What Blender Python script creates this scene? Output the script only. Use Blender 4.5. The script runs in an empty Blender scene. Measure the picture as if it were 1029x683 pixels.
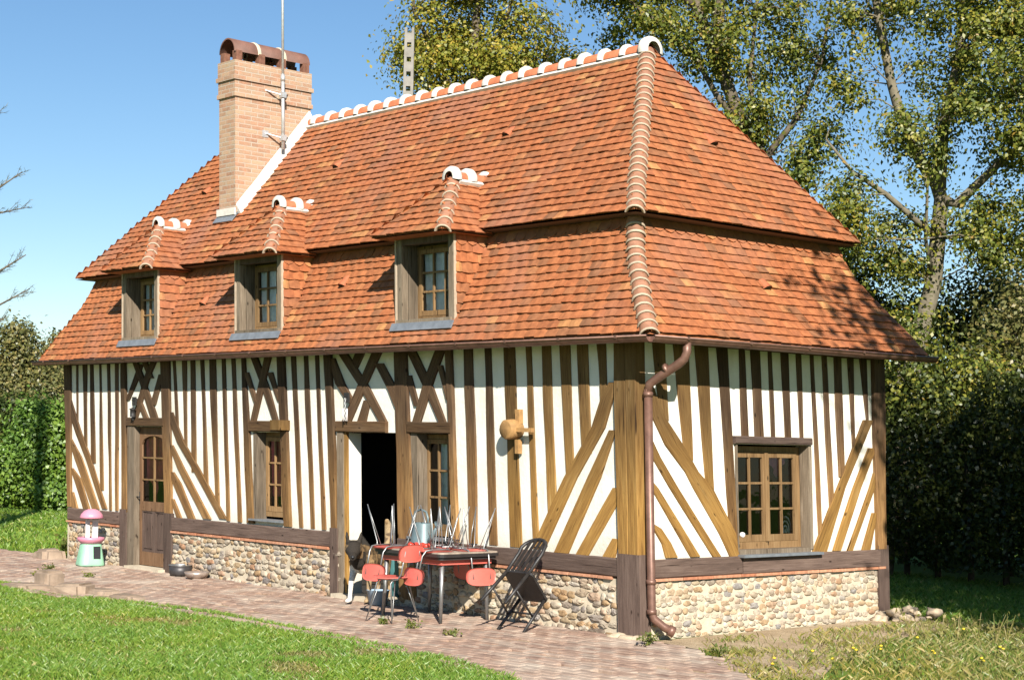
import bpy, bmesh, math, random
import numpy as np
from mathutils import Vector, Matrix, Euler, noise

random.seed(7)
R_ = math.radians
scene = bpy.context.scene
COL = scene.collection

# ---------------------------------------------------------------- camera
CAM = Vector((11.5553, -12.0563, 1.9205))
YAW, PITCH, ROLL, FPX, CY = .8448, .0598, .0212, 1689.93, 342.83
fwd = Vector((-math.sin(YAW)*math.cos(PITCH), math.cos(YAW)*math.cos(PITCH), math.sin(PITCH)))
rgt = Vector((math.cos(YAW), math.sin(YAW), 0))
upv = rgt.cross(fwd)
rgt2 = rgt*math.cos(ROLL)+upv*math.sin(ROLL)
upv2 = upv*math.cos(ROLL)-rgt*math.sin(ROLL)
cd = bpy.data.cameras.new("camera"); cam = bpy.data.objects.new("camera", cd); COL.objects.link(cam)
m = Matrix((rgt2, upv2, -fwd)).transposed().to_4x4(); m.translation = CAM
cam.matrix_world = m
cd.sensor_fit = 'HORIZONTAL'; cd.sensor_width = 36; cd.lens = FPX/1029*36
cd.shift_y = (CY-341.5)/1029
cd.clip_start = .1; cd.clip_end = 3000
scene.camera = cam
scene.render.resolution_x = 1024; scene.render.resolution_y = 679

def at(px, py, depth):
    """world point seen at photo pixel px,py at that depth"""
    return CAM + (fwd + rgt2*((px-514.5)/FPX) - upv2*((py-CY)/FPX))*depth

# ---------------------------------------------------------------- world, sun, exposure
SUN = Vector((1.33, -.95, 1.0)).normalized()
elev = math.asin(SUN.z); azim = math.atan2(SUN.x, SUN.y)
world = bpy.data.worlds.new("World"); scene.world = world; world.use_nodes = True
nt = world.node_tree; nt.nodes.clear()
sky = nt.nodes.new('ShaderNodeTexSky'); sky.sky_type = 'NISHITA'; sky.sun_disc = False
sky.sun_elevation = elev; sky.sun_rotation = azim
sky.air_density = 1.0; sky.dust_density = .0; sky.ozone_density = 3.0
bg = nt.nodes.new('ShaderNodeBackground'); bg.inputs[1].default_value = .064
wo = nt.nodes.new('ShaderNodeOutputWorld')
hs = nt.nodes.new('ShaderNodeHueSaturation'); hs.inputs['Saturation'].default_value = 1.13
nt.links.new(sky.outputs[0], hs.inputs['Color']); nt.links.new(hs.outputs[0], bg.inputs[0]); nt.links.new(bg.outputs[0], wo.inputs[0])
sl = bpy.data.lights.new("sun", 'SUN'); sl.energy = 5.0; sl.angle = R_(.5); sl.color = (1, .955, .87)
so = bpy.data.objects.new("sun", sl); COL.objects.link(so)
so.rotation_euler = SUN.to_track_quat('Z', 'Y').to_euler(); so.location = (8, -8, 14)
scene.view_settings.view_transform = 'Standard'; scene.view_settings.look = 'None'
scene.view_settings.gamma = 1; scene.view_settings.exposure = .9
scene.render.engine = 'CYCLES'
scene.cycles.max_bounces = 5; scene.cycles.diffuse_bounces = 1; scene.cycles.transparent_max_bounces = 6
scene.cycles.use_denoising = True

# ---------------------------------------------------------------- mesh helpers
LEAN = .0325                       # the old frame leans a little out of plumb
def lean(p): return (p[0]-.675*LEAN*p[2], p[1]-.738*LEAN*p[2], p[2])

class MB:
    def __init__(s): s.v=[]; s.f=[]; s.uv=[]; s.mi=[]; s.cur=0; s.sm=[]; s.smooth=False
    def add(s, vs, fs, uvs=None):
        o=len(s.v); s.v.extend(vs)
        for k,f in enumerate(fs):
            s.f.append(tuple(i+o for i in f)); s.mi.append(s.cur); s.sm.append(s.smooth)
            if uvs is None: s.uv.append([(0,0)]*len(f))
            else: s.uv.append(uvs[k])
    def quad(s,a,b,c,d,uv=None): s.add([a,b,c,d],[(0,1,2,3)],[uv] if uv else None)
    def box(s,x0,x1,y0,y1,z0,z1):
        """axis box, uv in metres"""
        v=[(x,y,z) for z in (z0,z1) for y in (y0,y1) for x in (x0,x1)]
        f=[(0,1,5,4),(1,3,7,5),(3,2,6,7),(2,0,4,6),(4,5,7,6),(0,2,3,1)]
        uvs=[]
        for q in f:
            pts=[v[i] for i in q]
            if q in ((0,1,5,4),(3,2,6,7)): uvs.append([(p[0],p[2]) for p in pts])
            elif q in ((1,3,7,5),(2,0,4,6)): uvs.append([(p[1]+.11,p[2]) for p in pts])
            else: uvs.append([(p[0],p[1]) for p in pts])
        s.add(v,f,uvs)
    def obox(s,c,ax,ay,az,hx,hy,hz):
        c=Vector(c); v=[]
        for kz in (-1,1):
            for ky in (-1,1):
                for kx in (-1,1): v.append(tuple(c+ax*(hx*kx)+ay*(hy*ky)+az*(hz*kz)))
        s.add(v,[(0,1,5,4),(1,3,7,5),(3,2,6,7),(2,0,4,6),(4,5,7,6),(0,2,3,1)])
    def bar(s,a,b,w,t,up=(0,0,1)):
        a=Vector(a);b=Vector(b);d=(b-a);L=d.length;d.normalize()
        u=Vector(up)
        if abs(d.dot(u))>.95: u=Vector((1,0,0))
        x=d.cross(u).normalized(); y=x.cross(d)
        s.obox((a+b)/2,x,y,d,w/2,t/2,L/2)
    def tube(s,pts,rad,n=8,cap=True,closed=False):
        pts=[Vector(p) for p in pts]; N=len(pts)
        rr=rad if isinstance(rad,(list,tuple)) else [rad]*N
        prev=None; vs=[]
        for i,p in enumerate(pts):
            a=pts[i-1] if i>0 else (pts[-1] if closed else p)
            b=pts[i+1] if i<N-1 else (pts[0] if closed else p)
            d=(b-a)
            if d.length<1e-9: d=Vector((0,0,1))
            d.normalize()
            if prev is None:
                u=Vector((0,0,1)) if abs(d.z)<.9 else Vector((1,0,0))
                x=d.cross(u).normalized()
            else:
                x=(prev-d*prev.dot(d))
                x=x.normalized() if x.length>1e-6 else d.orthogonal().normalized()
            prev=x; y=d.cross(x)
            for k in range(n):
                t=2*math.pi*k/n
                vs.append(tuple(p+(x*math.cos(t)+y*math.sin(t))*rr[i]))
        fs=[];uv=[]
        L=0
        for i in range(N if closed else N-1):
            j=(i+1)%N; l2=L+(pts[j]-pts[i]).length
            for k in range(n):
                k2=(k+1)%n
                fs.append((i*n+k,i*n+k2,j*n+k2,j*n+k))
                uv.append([(k/n*.4,L),((k+1)/n*.4,L),((k+1)/n*.4,l2),(k/n*.4,l2)])
            L=l2
        if cap and not closed:
            fs.append(tuple(range(n))[::-1]); uv.append([(0,0)]*n)
            fs.append(tuple((N-1)*n+k for k in range(n))); uv.append([(0,0)]*n)
        sm=s.smooth; s.smooth=True; s.add(vs,fs,uv); s.smooth=sm
    def lathe(s,prof,c=(0,0,0),n=20,sx=1,sy=1,power=2):
        """prof: (r,z); superellipse power for squarish outlines"""
        vs=[]
        for r,z in prof:
            for k in range(n):
                t=2*math.pi*k/n; ct,stt=math.cos(t),math.sin(t)
                q=(abs(ct)**power+abs(stt)**power)**(-1/power)
                vs.append((c[0]+r*q*ct*sx,c[1]+r*q*stt*sy,c[2]+z))
        fs=[(i*n+k,i*n+(k+1)%n,(i+1)*n+(k+1)%n,(i+1)*n+k) for i in range(len(prof)-1) for k in range(n)]
        sm=s.smooth; s.smooth=True; s.add(vs,fs); s.smooth=sm
    def blob(s,c,r,sub=2,jit=.12,seed=0):
        bm=bmesh.new(); bmesh.ops.create_icosphere(bm,subdivisions=sub,radius=1)
        vs=[]
        for v in bm.verts:
            q=v.co; k=1+jit*noise.noise(q*1.7+Vector((seed*3.1,seed*1.7,seed)))*2
            vs.append((c[0]+q.x*r[0]*k,c[1]+q.y*r[1]*k,c[2]+q.z*r[2]*k))
        fs=[tuple(v.index for v in f.verts) for f in bm.faces]; bm.free()
        sm=s.smooth; s.smooth=True; s.add(vs,fs); s.smooth=sm
    def build(s,name,mats,parent=None,leaned=False,origin=None,label=None):
        me=bpy.data.meshes.new(name)
        o=origin
        if o is None: o=(parent.get('_o') if parent is not None and parent.get('_o') is not None else (0,0,0))
        vs=[lean(p) for p in s.v] if leaned else s.v
        vs=[(p[0]-o[0],p[1]-o[1],p[2]-o[2]) for p in vs]
        me.from_pydata(vs,[],s.f)
        uvl=me.uv_layers.new(name='UVMap')
        flat=[c for f in s.uv for p in f for c in p]
        if len(flat)==2*len(me.loops): uvl.data.foreach_set('uv',flat)
        me.polygons.foreach_set('material_index',s.mi)
        me.polygons.foreach_set('use_smooth',s.sm)
        for mt in (mats if isinstance(mats,(list,tuple)) else [mats]): me.materials.append(mt)
        me.update()
        ob=bpy.data.objects.new(name,me); COL.objects.link(ob)
        if parent is not None: ob.parent=parent
        elif origin is not None: ob.location=origin
        if parent is not None: ob['_o']=list(o)
        if label: ob['label']=label
        return ob

def thing(name,label,cat,loc=(0,0,0),rot=(0,0,0),group=None,house=False):
    o=bpy.data.objects.new(name,None); COL.objects.link(o); o.empty_display_size=.2
    o.location=loc; o.rotation_euler=rot; o['label']=label; o['category']=cat
    if group: o['group']=group
    if house: o['_o']=list(loc)
    return o
def tag(o,label,cat,group=None,kind=None):
    if label: o['label']=label
    if cat: o['category']=cat
    if group: o['group']=group
    if kind: o['kind']=kind
    return o
def np_mesh(name,co,nper,mat,parent=None):
    """co (N*nper,3): N separate n-gons"""
    co=np.asarray(co,dtype=np.float32); n=len(co); f=n//nper
    me=bpy.data.meshes.new(name)
    me.vertices.add(n); me.vertices.foreach_set('co',co.ravel())
    me.loops.add(n); me.loops.foreach_set('vertex_index',np.arange(n,dtype=np.int32))
    me.polygons.add(f); me.polygons.foreach_set('loop_start',np.arange(0,n,nper,dtype=np.int32))
    me.polygons.foreach_set('loop_total',np.full(f,nper,dtype=np.int32))
    me.materials.append(mat); me.update(calc_edges=True)
    ob=bpy.data.objects.new(name,me); COL.objects.link(ob)
    if parent is not None: ob.parent=parent
    return ob
def copy_tree(o,parent=None):
    c=o.copy(); COL.objects.link(c)
    if parent is not None: c.parent=parent
    for ch in list(o.children): copy_tree(ch,c)
    return c

# ---------------------------------------------------------------- materials
def newmat(name):
    mt=bpy.data.materials.new(name); mt.use_nodes=True; t=mt.node_tree
    b=t.nodes['Principled BSDF']; return mt,t,b
def N(t,ty,**kw):
    n=t.nodes.new(ty)
    for k,v in kw.items(): setattr(n,k,v)
    return n
def ramp(t,fac,stops,interp='LINEAR'):
    r=N(t,'ShaderNodeValToRGB'); r.color_ramp.interpolation=interp
    e=r.color_ramp.elements
    while len(e)<len(stops): e.new(.5)
    for k,(p,c) in enumerate(stops): e[k].position=p; e[k].color=(*c,1)
    t.links.new(fac,r.inputs[0]); return r.outputs[0]
def noi(t,scale,detail=4,vec=None,rough=.55):
    n=N(t,'ShaderNodeTexNoise'); n.inputs['Scale'].default_value=scale; n.inputs['Detail'].default_value=detail
    n.inputs['Roughness'].default_value=rough
    if vec is not None: t.links.new(vec,n.inputs['Vector'])
    return n.outputs['Fac']
def mixc(t,fac,a,b,mode='MIX'):
    mx=N(t,'ShaderNodeMix',data_type='RGBA',blend_type=mode)
    for sock,v in ((mx.inputs[0],fac),(mx.inputs[6],a),(mx.inputs[7],b)):
        if hasattr(v,'links'): t.links.new(v,sock)
        elif isinstance(v,(int,float)): sock.default_value=v
        else: sock.default_value=(*v,1)
    return mx.outputs[2]
def bump(t,b,h,strength=.5,dist=.01):
    n=N(t,'ShaderNodeBump'); n.inputs['Strength'].default_value=strength; n.inputs['Distance'].default_value=dist
    t.links.new(h,n.inputs['Height']); t.links.new(n.outputs[0],b.inputs['Normal'])
def objc(t): return N(t,'ShaderNodeTexCoord').outputs['Object']
def geo(t,k): return N(t,'ShaderNodeNewGeometry').outputs[k]
def rnd(t): return N(t,'ShaderNodeObjectInfo').outputs['Random']
def mapping(t,vec,scale):
    mp=N(t,'ShaderNodeMapping'); mp.inputs['Scale'].default_value=scale; t.links.new(vec,mp.inputs[0]); return mp.outputs[0]
def math_(t,op,a,b):
    n=N(t,'ShaderNodeMath',operation=op)
    for s,v in zip(n.inputs,(a,b)):
        if hasattr(v,'links'): t.links.new(v,s)
        else: s.default_value=v
    return n.outputs[0]

def simple(name,col,rough=.6,metal=0,var=.12,scale=12,bmp=0,spec=.5):
    mt,t,b=newmat(name); c=objc(t)
    n=noi(t,scale,5,c)
    lo=tuple(x*(1-var) for x in col); hi=tuple(min(1,x*(1+var)) for x in col)
    t.links.new(ramp(t,n,[(.3,lo),(.7,hi)]),b.inputs['Base Color'])
    b.inputs['Roughness'].default_value=rough; b.inputs['Metallic'].default_value=metal
    b.inputs['Specular IOR Level'].default_value=spec
    if bmp: bump(t,b,noi(t,scale*4,6,c),bmp,.004)
    return mt
def island(name,stops,rough=.75,nscale=18,namt=.25,bmp=.35,interp='LINEAR',spec=.3,big=None):
    """one colour per separate piece (tile, stone, brick)"""
    mt,t,b=newmat(name); r=geo(t,'Random Per Island'); c=objc(t)
    base=ramp(t,r,stops,interp)
    n=noi(t,nscale,6,c)
    dark=mixc(t,1,base,(1-namt*1.4,1-namt*1.5,1-namt*1.5),'MULTIPLY')
    col=mixc(t,ramp(t,n,[(.35,(0,0,0)),(.7,(1,1,1))]),dark,base)
    if big is not None:
        col=mixc(t,ramp(t,noi(t,big[0],4,c),[(big[1],(0,0,0)),(big[1]+.2,(.6,.6,.6))]),col,big[2])
    t.links.new(col,b.inputs['Base Color']); b.inputs['Roughness'].default_value=rough
    b.inputs['Specular IOR Level'].default_value=spec
    if bmp: bump(t,b,noi(t,nscale*3,6,c),bmp,.004)
    return mt
def wood(name,stops,top=None,rough=.8,weather=None):
    """grain runs along v of the uv map; stops by noise; top = colour of the drier upper part"""
    mt,t,b=newmat(name)
    uv=N(t,'ShaderNodeTexCoord').outputs['UV']
    off=N(t,'ShaderNodeVectorMath',operation='ADD'); t.links.new(uv,off.inputs[0])
    rr=math_(t,'MULTIPLY',rnd(t),37.0); cmb=N(t,'ShaderNodeCombineXYZ')
    t.links.new(rr,cmb.inputs[0]); t.links.new(rr,cmb.inputs[1]); t.links.new(cmb.outputs[0],off.inputs[1])
    g=noi(t,1,6,mapping(t,off.outputs[0],(55,3.0,1)),.65)
    big=noi(t,1,4,mapping(t,off.outputs[0],(7,1.3,1)))
    f=math_(t,'ADD',math_(t,'MULTIPLY',g,.55),math_(t,'MULTIPLY',big,.45))
    col=ramp(t,f,stops)
    hv=N(t,'ShaderNodeHueSaturation'); t.links.new(col,hv.inputs['Color'])
    t.links.new(math_(t,'ADD',math_(t,'MULTIPLY',rnd(t),.5),.76),hv.inputs['Value']); col=hv.outputs[0]
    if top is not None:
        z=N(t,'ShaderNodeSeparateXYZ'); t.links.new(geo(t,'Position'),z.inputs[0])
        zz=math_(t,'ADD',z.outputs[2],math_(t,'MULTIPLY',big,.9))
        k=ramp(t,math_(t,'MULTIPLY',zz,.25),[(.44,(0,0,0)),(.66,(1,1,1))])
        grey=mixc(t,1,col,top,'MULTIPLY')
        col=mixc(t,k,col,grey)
    # worm holes, dark checks
    chk=ramp(t,noi(t,1,3,mapping(t,off.outputs[0],(42,1.3,1))),[(.30,(.18,.15,.13)),(.37,(1,1,1))])
    col=mixc(t,1,col,chk,'MULTIPLY')
    kn=N(t,'ShaderNodeTexVoronoi'); kn.inputs['Scale'].default_value=1; t.links.new(mapping(t,off.outputs[0],(9,4,1)),kn.inputs['Vector'])
    kk=ramp(t,kn.outputs['Distance'],[(.06,(.12,.10,.08)),(.13,(1,1,1))])
    col=mixc(t,.9,col,kk,'MULTIPLY')
    t.links.new(col,b.inputs['Base Color']); b.inputs['Roughness'].default_value=rough
    b.inputs['Specular IOR Level'].default_value=.2
    bump(t,b,f,.7,.012)
    return mt

M={}
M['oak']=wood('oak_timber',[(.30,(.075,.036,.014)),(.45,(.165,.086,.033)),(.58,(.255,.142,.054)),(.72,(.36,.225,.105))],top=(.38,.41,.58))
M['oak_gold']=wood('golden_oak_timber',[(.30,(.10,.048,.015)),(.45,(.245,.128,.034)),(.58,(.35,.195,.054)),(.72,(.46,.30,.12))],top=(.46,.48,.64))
M['sill_wood']=wood('dark_sill_timber',[(.30,(.05,.033,.026)),(.5,(.105,.07,.055)),(.7,(.17,.12,.095))])
M['grey_wood']=wood('weathered_grey_wood',[(.30,(.07,.052,.036)),(.5,(.17,.13,.09)),(.7,(.30,.24,.18))])
M['joinery']=wood('window_joinery',[(.30,(.11,.06,.025)),(.5,(.22,.13,.058)),(.7,(.31,.20,.10))])
M['door_wood']=wood('door_joinery',[(.30,(.10,.052,.027)),(.5,(.19,.105,.055)),(.7,(.27,.16,.09))])
mt,t,b=newmat('lime_plaster'); c=objc(t)
col=ramp(t,noi(t,1.6,6,c),[(.3,(.66,.61,.51)),(.6,(.77,.735,.655))])
col=mixc(t,ramp(t,noi(t,9,5,c),[(.55,(0,0,0)),(.8,(.35,.35,.35))]),col,(.66,.60,.47))
stk=noi(t,1,5,mapping(t,c,(5,5,.5)))
col=mixc(t,ramp(t,stk,[(.56,(0,0,0)),(.74,(.30,.30,.30))]),col,(.52,.46,.35))
zs_=N(t,'ShaderNodeSeparateXYZ'); t.links.new(geo(t,'Position'),zs_.inputs[0])
spl=math_(t,'ADD',math_(t,'MULTIPLY',zs_.outputs[2],-1.0),math_(t,'MULTIPLY',noi(t,4,5,c),.55))
col=mixc(t,ramp(t,math_(t,'ADD',spl,1.35),[(.62,(0,0,0)),(.95,(.5,.5,.5))]),col,(.50,.43,.32))
t.links.new(col,b.inputs['Base Color']); b.inputs['Roughness'].default_value=.9; b.inputs['Specular IOR Level'].default_value=.15
bump(t,b,noi(t,22,6,c),.55,.01); M['plaster']=mt
TS=[(0, (0.413, 0.143, 0.054)), (0.1, (0.448, 0.154, 0.058)), (0.2, (0.384, 0.128, 0.048)), (0.3, (0.469, 0.17, 0.065)), (0.4, (0.419, 0.137, 0.051)), (0.5, (0.363, 0.131, 0.053)), (0.58, (0.454, 0.16, 0.06)), (0.66, (0.405, 0.147, 0.058)), (0.74, (0.313, 0.128, 0.056)), (0.82, (0.433, 0.15, 0.056)), (0.89, (0.257, 0.118, 0.057)), (0.93, (0.377, 0.141, 0.058)), (0.97, (0.504, 0.244, 0.09)), (1, (0.461, 0.173, 0.067))]
M['tile']=island('clay_roof_tile',TS,.85,14,.25,.4,'LINEAR',big=(.9,.50,(.30,.135,.085)))
M['hip_tile']=island('brown_hip_tile',[(0,(.30,.145,.085)),(.5,(.36,.17,.10)),(1,(.26,.13,.085))],.75,14,.2,.3)
M['ridge_tile']=island('ridge_tile',[(0,(.50,.16,.07)),(1,(.44,.14,.065))],.75,14,.2,.3)
M['mortar']=simple('lime_mortar',(.60,.565,.50),.9,var=.12,scale=9,bmp=.5,spec=.15)
M['hip_mortar']=simple('hip_joint_mortar',(.42,.33,.24),.9,var=.15,scale=15,bmp=.4,spec=.15)
M['flint']=island('flint_stone',[(0,(.46,.39,.28)),(.16,(.58,.51,.39)),(.28,(.38,.24,.12)),(.40,(.48,.36,.21)),(.50,(.24,.19,.14)),(.62,(.56,.48,.36)),(.72,(.36,.19,.10)),(.82,(.47,.39,.29)),(.91,(.22,.20,.19)),(1,(.60,.53,.42))],.6,22,.3,.5,spec=.4)
M['pale_flint']=island('pale_flint_stone',[(0,(.52,.45,.33)),(.2,(.60,.54,.42)),(.34,(.44,.30,.165)),(.46,(.54,.43,.28)),(.56,(.34,.28,.21)),(.68,(.58,.51,.39)),(.78,(.42,.25,.14)),(.9,(.53,.46,.35)),(1,(.30,.28,.26))],.65,22,.28,.5,spec=.35)
M['bed_mortar']=simple('pale_bedding_mortar',(.52,.44,.325),.92,var=.14,scale=8,bmp=.7,spec=.1)
M['brick']=island('orange_brick',[(0,(.55,.24,.13)),(.5,(.62,.32,.19)),(1,(.48,.19,.10))],.85,20,.25,.4)
mt,t,b=newmat('chimney_brickwork')
uv=N(t,'ShaderNodeTexCoord').outputs['UV']
bt=N(t,'ShaderNodeTexBrick'); t.links.new(uv,bt.inputs['Vector'])
bt.inputs['Scale'].default_value=1; bt.inputs['Brick Width'].default_value=.215; bt.inputs['Row Height'].default_value=.062
bt.inputs['Mortar Size'].default_value=.008; bt.inputs['Mortar Smooth'].default_value=.2; bt.inputs['Bias'].default_value=.0
bt.inputs['Color1'].default_value=(.30,.165,.105,1); bt.inputs['Color2'].default_value=(.42,.30,.195,1); bt.inputs['Mortar'].default_value=(.42,.36,.29,1)
n1=noi(t,7,5,uv)
col=mixc(t,ramp(t,n1,[(.4,(0,0,0)),(.7,(1,1,1))]),bt.outputs['Color'],mixc(t,.5,bt.outputs['Color'],(.50,.24,.14)))
col=mixc(t,ramp(t,noi(t,26,5,uv),[(.45,(0,0,0)),(.75,(.6,.6,.6))]),col,(.40,.31,.225))
t.links.new(col,b.inputs['Base Color']); b.inputs['Roughness'].default_value=.9; b.inputs['Specular IOR Level'].default_value=.15
inv=math_(t,'SUBTRACT',1.0,bt.outputs['Fac'])
bump(t,b,math_(t,'ADD',inv,math_(t,'MULTIPLY',noi(t,60,4,uv),.5)),.6,.008); M['chimney']=mt
M['copper']=simple('weathered_copper',(.18,.095,.068),.45,.35,.25,10,.15)
M['zinc']=simple('zinc_flashing',(.24,.255,.275),.5,.4,.2,9,.2)
M['steel']=simple('chromed_steel',(.33,.33,.325),.42,.8,.1,20)
M['mast']=simple('galvanised_mast',(.52,.52,.51),.45,.5,.15,20)
M['iron']=simple('dark_iron',(.03,.028,.027),.6,.2,.3,20)
M['red']=simple('faded_red_laminate',(.60,.125,.095),.4,0,.1,6)
M['black_paint']=simple('black_painted_wood',(.022,.019,.018),.5,0,.4,18,.3)
M['table_top']=simple('grey_table_top',(.34,.27,.21),.5,0,.3,9)
M['table_edge']=simple('black_table_edge',(.03,.026,.025),.4,0,.2,9)
M['can']=simple('blue_grey_enamel',(.13,.18,.19),.45,.15,.15,8)
M['tomato']=simple('tomato_skin',(.55,.05,.03),.25,0,.15,5)
M['pink']=simple('pink_plastic',(.60,.23,.31),.4,0,.06,5)
M['mint']=simple('mint_plastic',(.27,.50,.33),.4,0,.06,5)
M['white_plastic']=simple('white_plastic',(.70,.64,.62),.4,0,.05,5)
M['black_plastic']=simple('black_plastic',(.015,.015,.016),.4,0,.2,5)
M['pan']=simple('blackened_pan',(.05,.045,.045),.45,.3,.3,12)
M['tin']=simple('dull_tin',(.38,.30,.25),.4,.5,.2,12)
M['dark_brick']=island('sooty_cap_brick',[(0,(.20,.085,.055)),(.5,(.26,.12,.075)),(1,(.12,.065,.05))],.85,20,.3,.4)
M['terracotta']=simple('brown_terracotta_pipe',(.15,.07,.048),.7,0,.25,6,.2)
M['red_cloth']=simple('red_curtain',(.62,.10,.11),.9,0,.2,14)
M['pink_cloth']=simple('pink_curtain',(.50,.16,.27),.9,0,.2,14)
M['white_cloth']=simple('white_curtain',(.80,.80,.80),.9,0,.15,14)
M['inside']=simple('shade_toned_room_wall',(.03,.025,.02),.95,0,.2,3)  # near-black base colour imitates the darkness of unlit rooms
M['teal']=simple('teal_plastic',(.12,.33,.34),.45,0,.1,6)
M['bluepail']=simple('pale_blue_plastic',(.30,.40,.50),.45,0,.1,6)
M['concrete']=simple('grey_concrete',(.24,.22,.19),.9,0,.2,5,.4)
M['footing']=simple('rubble_and_lime',(.42,.33,.23),.95,var=.3,scale=9,bmp=.9,spec=.1)
M['rock']=simple('sandstone',(.27,.20,.145),.9,0,.3,5,.8,.15)
M['sawn']=simple('sawn_log_end',(.34,.185,.065),.8,0,.25,14,.5)
mt,t,b=newmat('window_glass'); t.nodes.remove(b)
tr=N(t,'ShaderNodeBsdfTransparent'); tr.inputs[0].default_value=(.93,.95,.94,1)
gl=N(t,'ShaderNodeBsdfGlossy'); gl.inputs['Roughness'].default_value=.02
fr=N(t,'ShaderNodeFresnel'); fr.inputs[0].default_value=1.5
bn=N(t,'ShaderNodeBump'); bn.inputs['Strength'].default_value=.12; bn.inputs['Distance'].default_value=.02
t.links.new(noi(t,5,2,objc(t)),bn.inputs['Height']); t.links.new(bn.outputs[0],gl.inputs['Normal'])
mx=N(t,'ShaderNodeMixShader'); t.links.new(fr.outputs[0],mx.inputs[0]); t.links.new(tr.outputs[0],mx.inputs[1]); t.links.new(gl.outputs[0],mx.inputs[2])
t.links.new(mx.outputs[0],t.nodes['Material Output'].inputs[0]); M['glass']=mt
def leafmat(name,stops,trans=.35,rough=.6):
    mt,t,b=newmat(name); t.nodes.remove(b)
    c=ramp(t,geo(t,'Random Per Island'),stops)
    c=mixc(t,ramp(t,noi(t,.55,3,objc(t)),[(.4,(0,0,0)),(.65,(.55,.55,.55))]),c,mixc(t,1,c,(1.25,1.05,.55),'MULTIPLY'))
    d=N(t,'ShaderNodeBsdfDiffuse'); tl=N(t,'ShaderNodeBsdfTranslucent'); g=N(t,'ShaderNodeBsdfGlossy')
    g.inputs['Roughness'].default_value=.45; g.inputs[0].default_value=(.5,.5,.5,1)
    t.links.new(c,d.inputs[0]); t.links.new(c,tl.inputs[0])
    m1=N(t,'ShaderNodeMixShader'); m1.inputs[0].default_value=trans
    t.links.new(d.outputs[0],m1.inputs[1]); t.links.new(tl.outputs[0],m1.inputs[2])
    m2=N(t,'ShaderNodeMixShader'); m2.inputs[0].default_value=.06
    t.links.new(m1.outputs[0],m2.inputs[1]); t.links.new(g.outputs[0],m2.inputs[2])
    t.links.new(m2.outputs[0],t.nodes['Material Output'].inputs[0]); return mt
M['leaf_yellow']=leafmat('yellowing_leaf',[(0, (0.15, 0.188, 0.027)), (0.4, (0.232, 0.247, 0.038)), (0.75, (0.33, 0.3, 0.045)), (1, (0.45, 0.33, 0.06))])
M['leaf_mid']=leafmat('green_leaf',[(0,(.065,.095,.016)),(.4,(.13,.165,.026)),(.8,(.24,.245,.036)),(.96,(.32,.285,.05)),(1,(.34,.21,.05))])
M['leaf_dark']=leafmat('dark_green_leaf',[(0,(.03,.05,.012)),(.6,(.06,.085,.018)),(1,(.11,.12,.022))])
M['leaf_hedge']=leafmat('hedge_leaf',[(0, (0.081, 0.163, 0.022)), (0.5, (0.139, 0.244, 0.036)), (1, (0.211, 0.325, 0.057))])
M['leaf_olive']=leafmat('olive_leaf',[(0, (0.096, 0.108, 0.036)), (0.6, (0.168, 0.174, 0.06)), (1, (0.264, 0.216, 0.084))])
M['needle']=leafmat('blue_grey_needle',[(0,(.06,.085,.065)),(.6,(.10,.125,.09)),(1,(.16,.17,.12))],.15)
M['grass']=leafmat('grass_blade',[(0,(.12,.24,.03)),(.4,(.175,.31,.042)),(.8,(.25,.37,.058)),(.95,(.33,.39,.09)),(1,(.5,.45,.18))],.4)
M['dry_grass']=leafmat('dry_grass_blade',[(0, (0.149, 0.184, 0.034)), (0.5, (0.253, 0.241, 0.069)), (0.85, (0.38, 0.322, 0.127)), (1, (0.483, 0.402, 0.207))],.35)
M['weed']=leafmat('weed_leaf',[(0,(.08,.13,.025)),(.6,(.16,.19,.04)),(1,(.27,.25,.08))],.35)
M['petal']=simple('yellow_petal',(.75,.52,.03),.6)
M['bark']=simple('grey_bark',(.13,.105,.075),.95,0,.35,7,.9,.1)
M['pale_bark']=simple('pale_bark',(.17,.145,.10),.95,0,.25,7,.8,.1)
mt,t,b=newmat('meadow_ground'); c=objc(t)
col=ramp(t,noi(t,.7,5,c),[(.3,(.08,.14,.02)),(.55,(.12,.195,.03)),(.75,(.17,.23,.045))])
col=mixc(t,ramp(t,noi(t,14,5,c),[(.5,(0,0,0)),(.8,(.5,.5,.5))]),col,(.16,.15,.05))
t.links.new(col,b.inputs['Base Color']); b.inputs['Roughness'].default_value=.95; b.inputs['Specular IOR Level'].default_value=.1
bump(t,b,noi(t,40,6,c),.8,.03); M['meadow']=mt
mt,t,b=newmat('bare_earth'); c=objc(t)
col=ramp(t,noi(t,2.5,6,c),[(.3,(.30,.215,.13)),(.5,(.40,.30,.19)),(.7,(.50,.39,.26))])
t.links.new(col,b.inputs['Base Color']); b.inputs['Roughness'].default_value=.95; b.inputs['Specular IOR Level'].default_value=.1
bump(t,b,noi(t,30,6,c),.9,.03); M['earth']=mt
M['paver']=island('paving_brick',[(0,(.37,.245,.175)),(.3,(.44,.30,.22)),(.55,(.33,.215,.16)),(.75,(.50,.37,.28)),(.9,(.42,.325,.25)),(1,(.29,.20,.155))],.9,9,.3,.5,big=(1.1,.48,(.50,.415,.325)))

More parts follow.
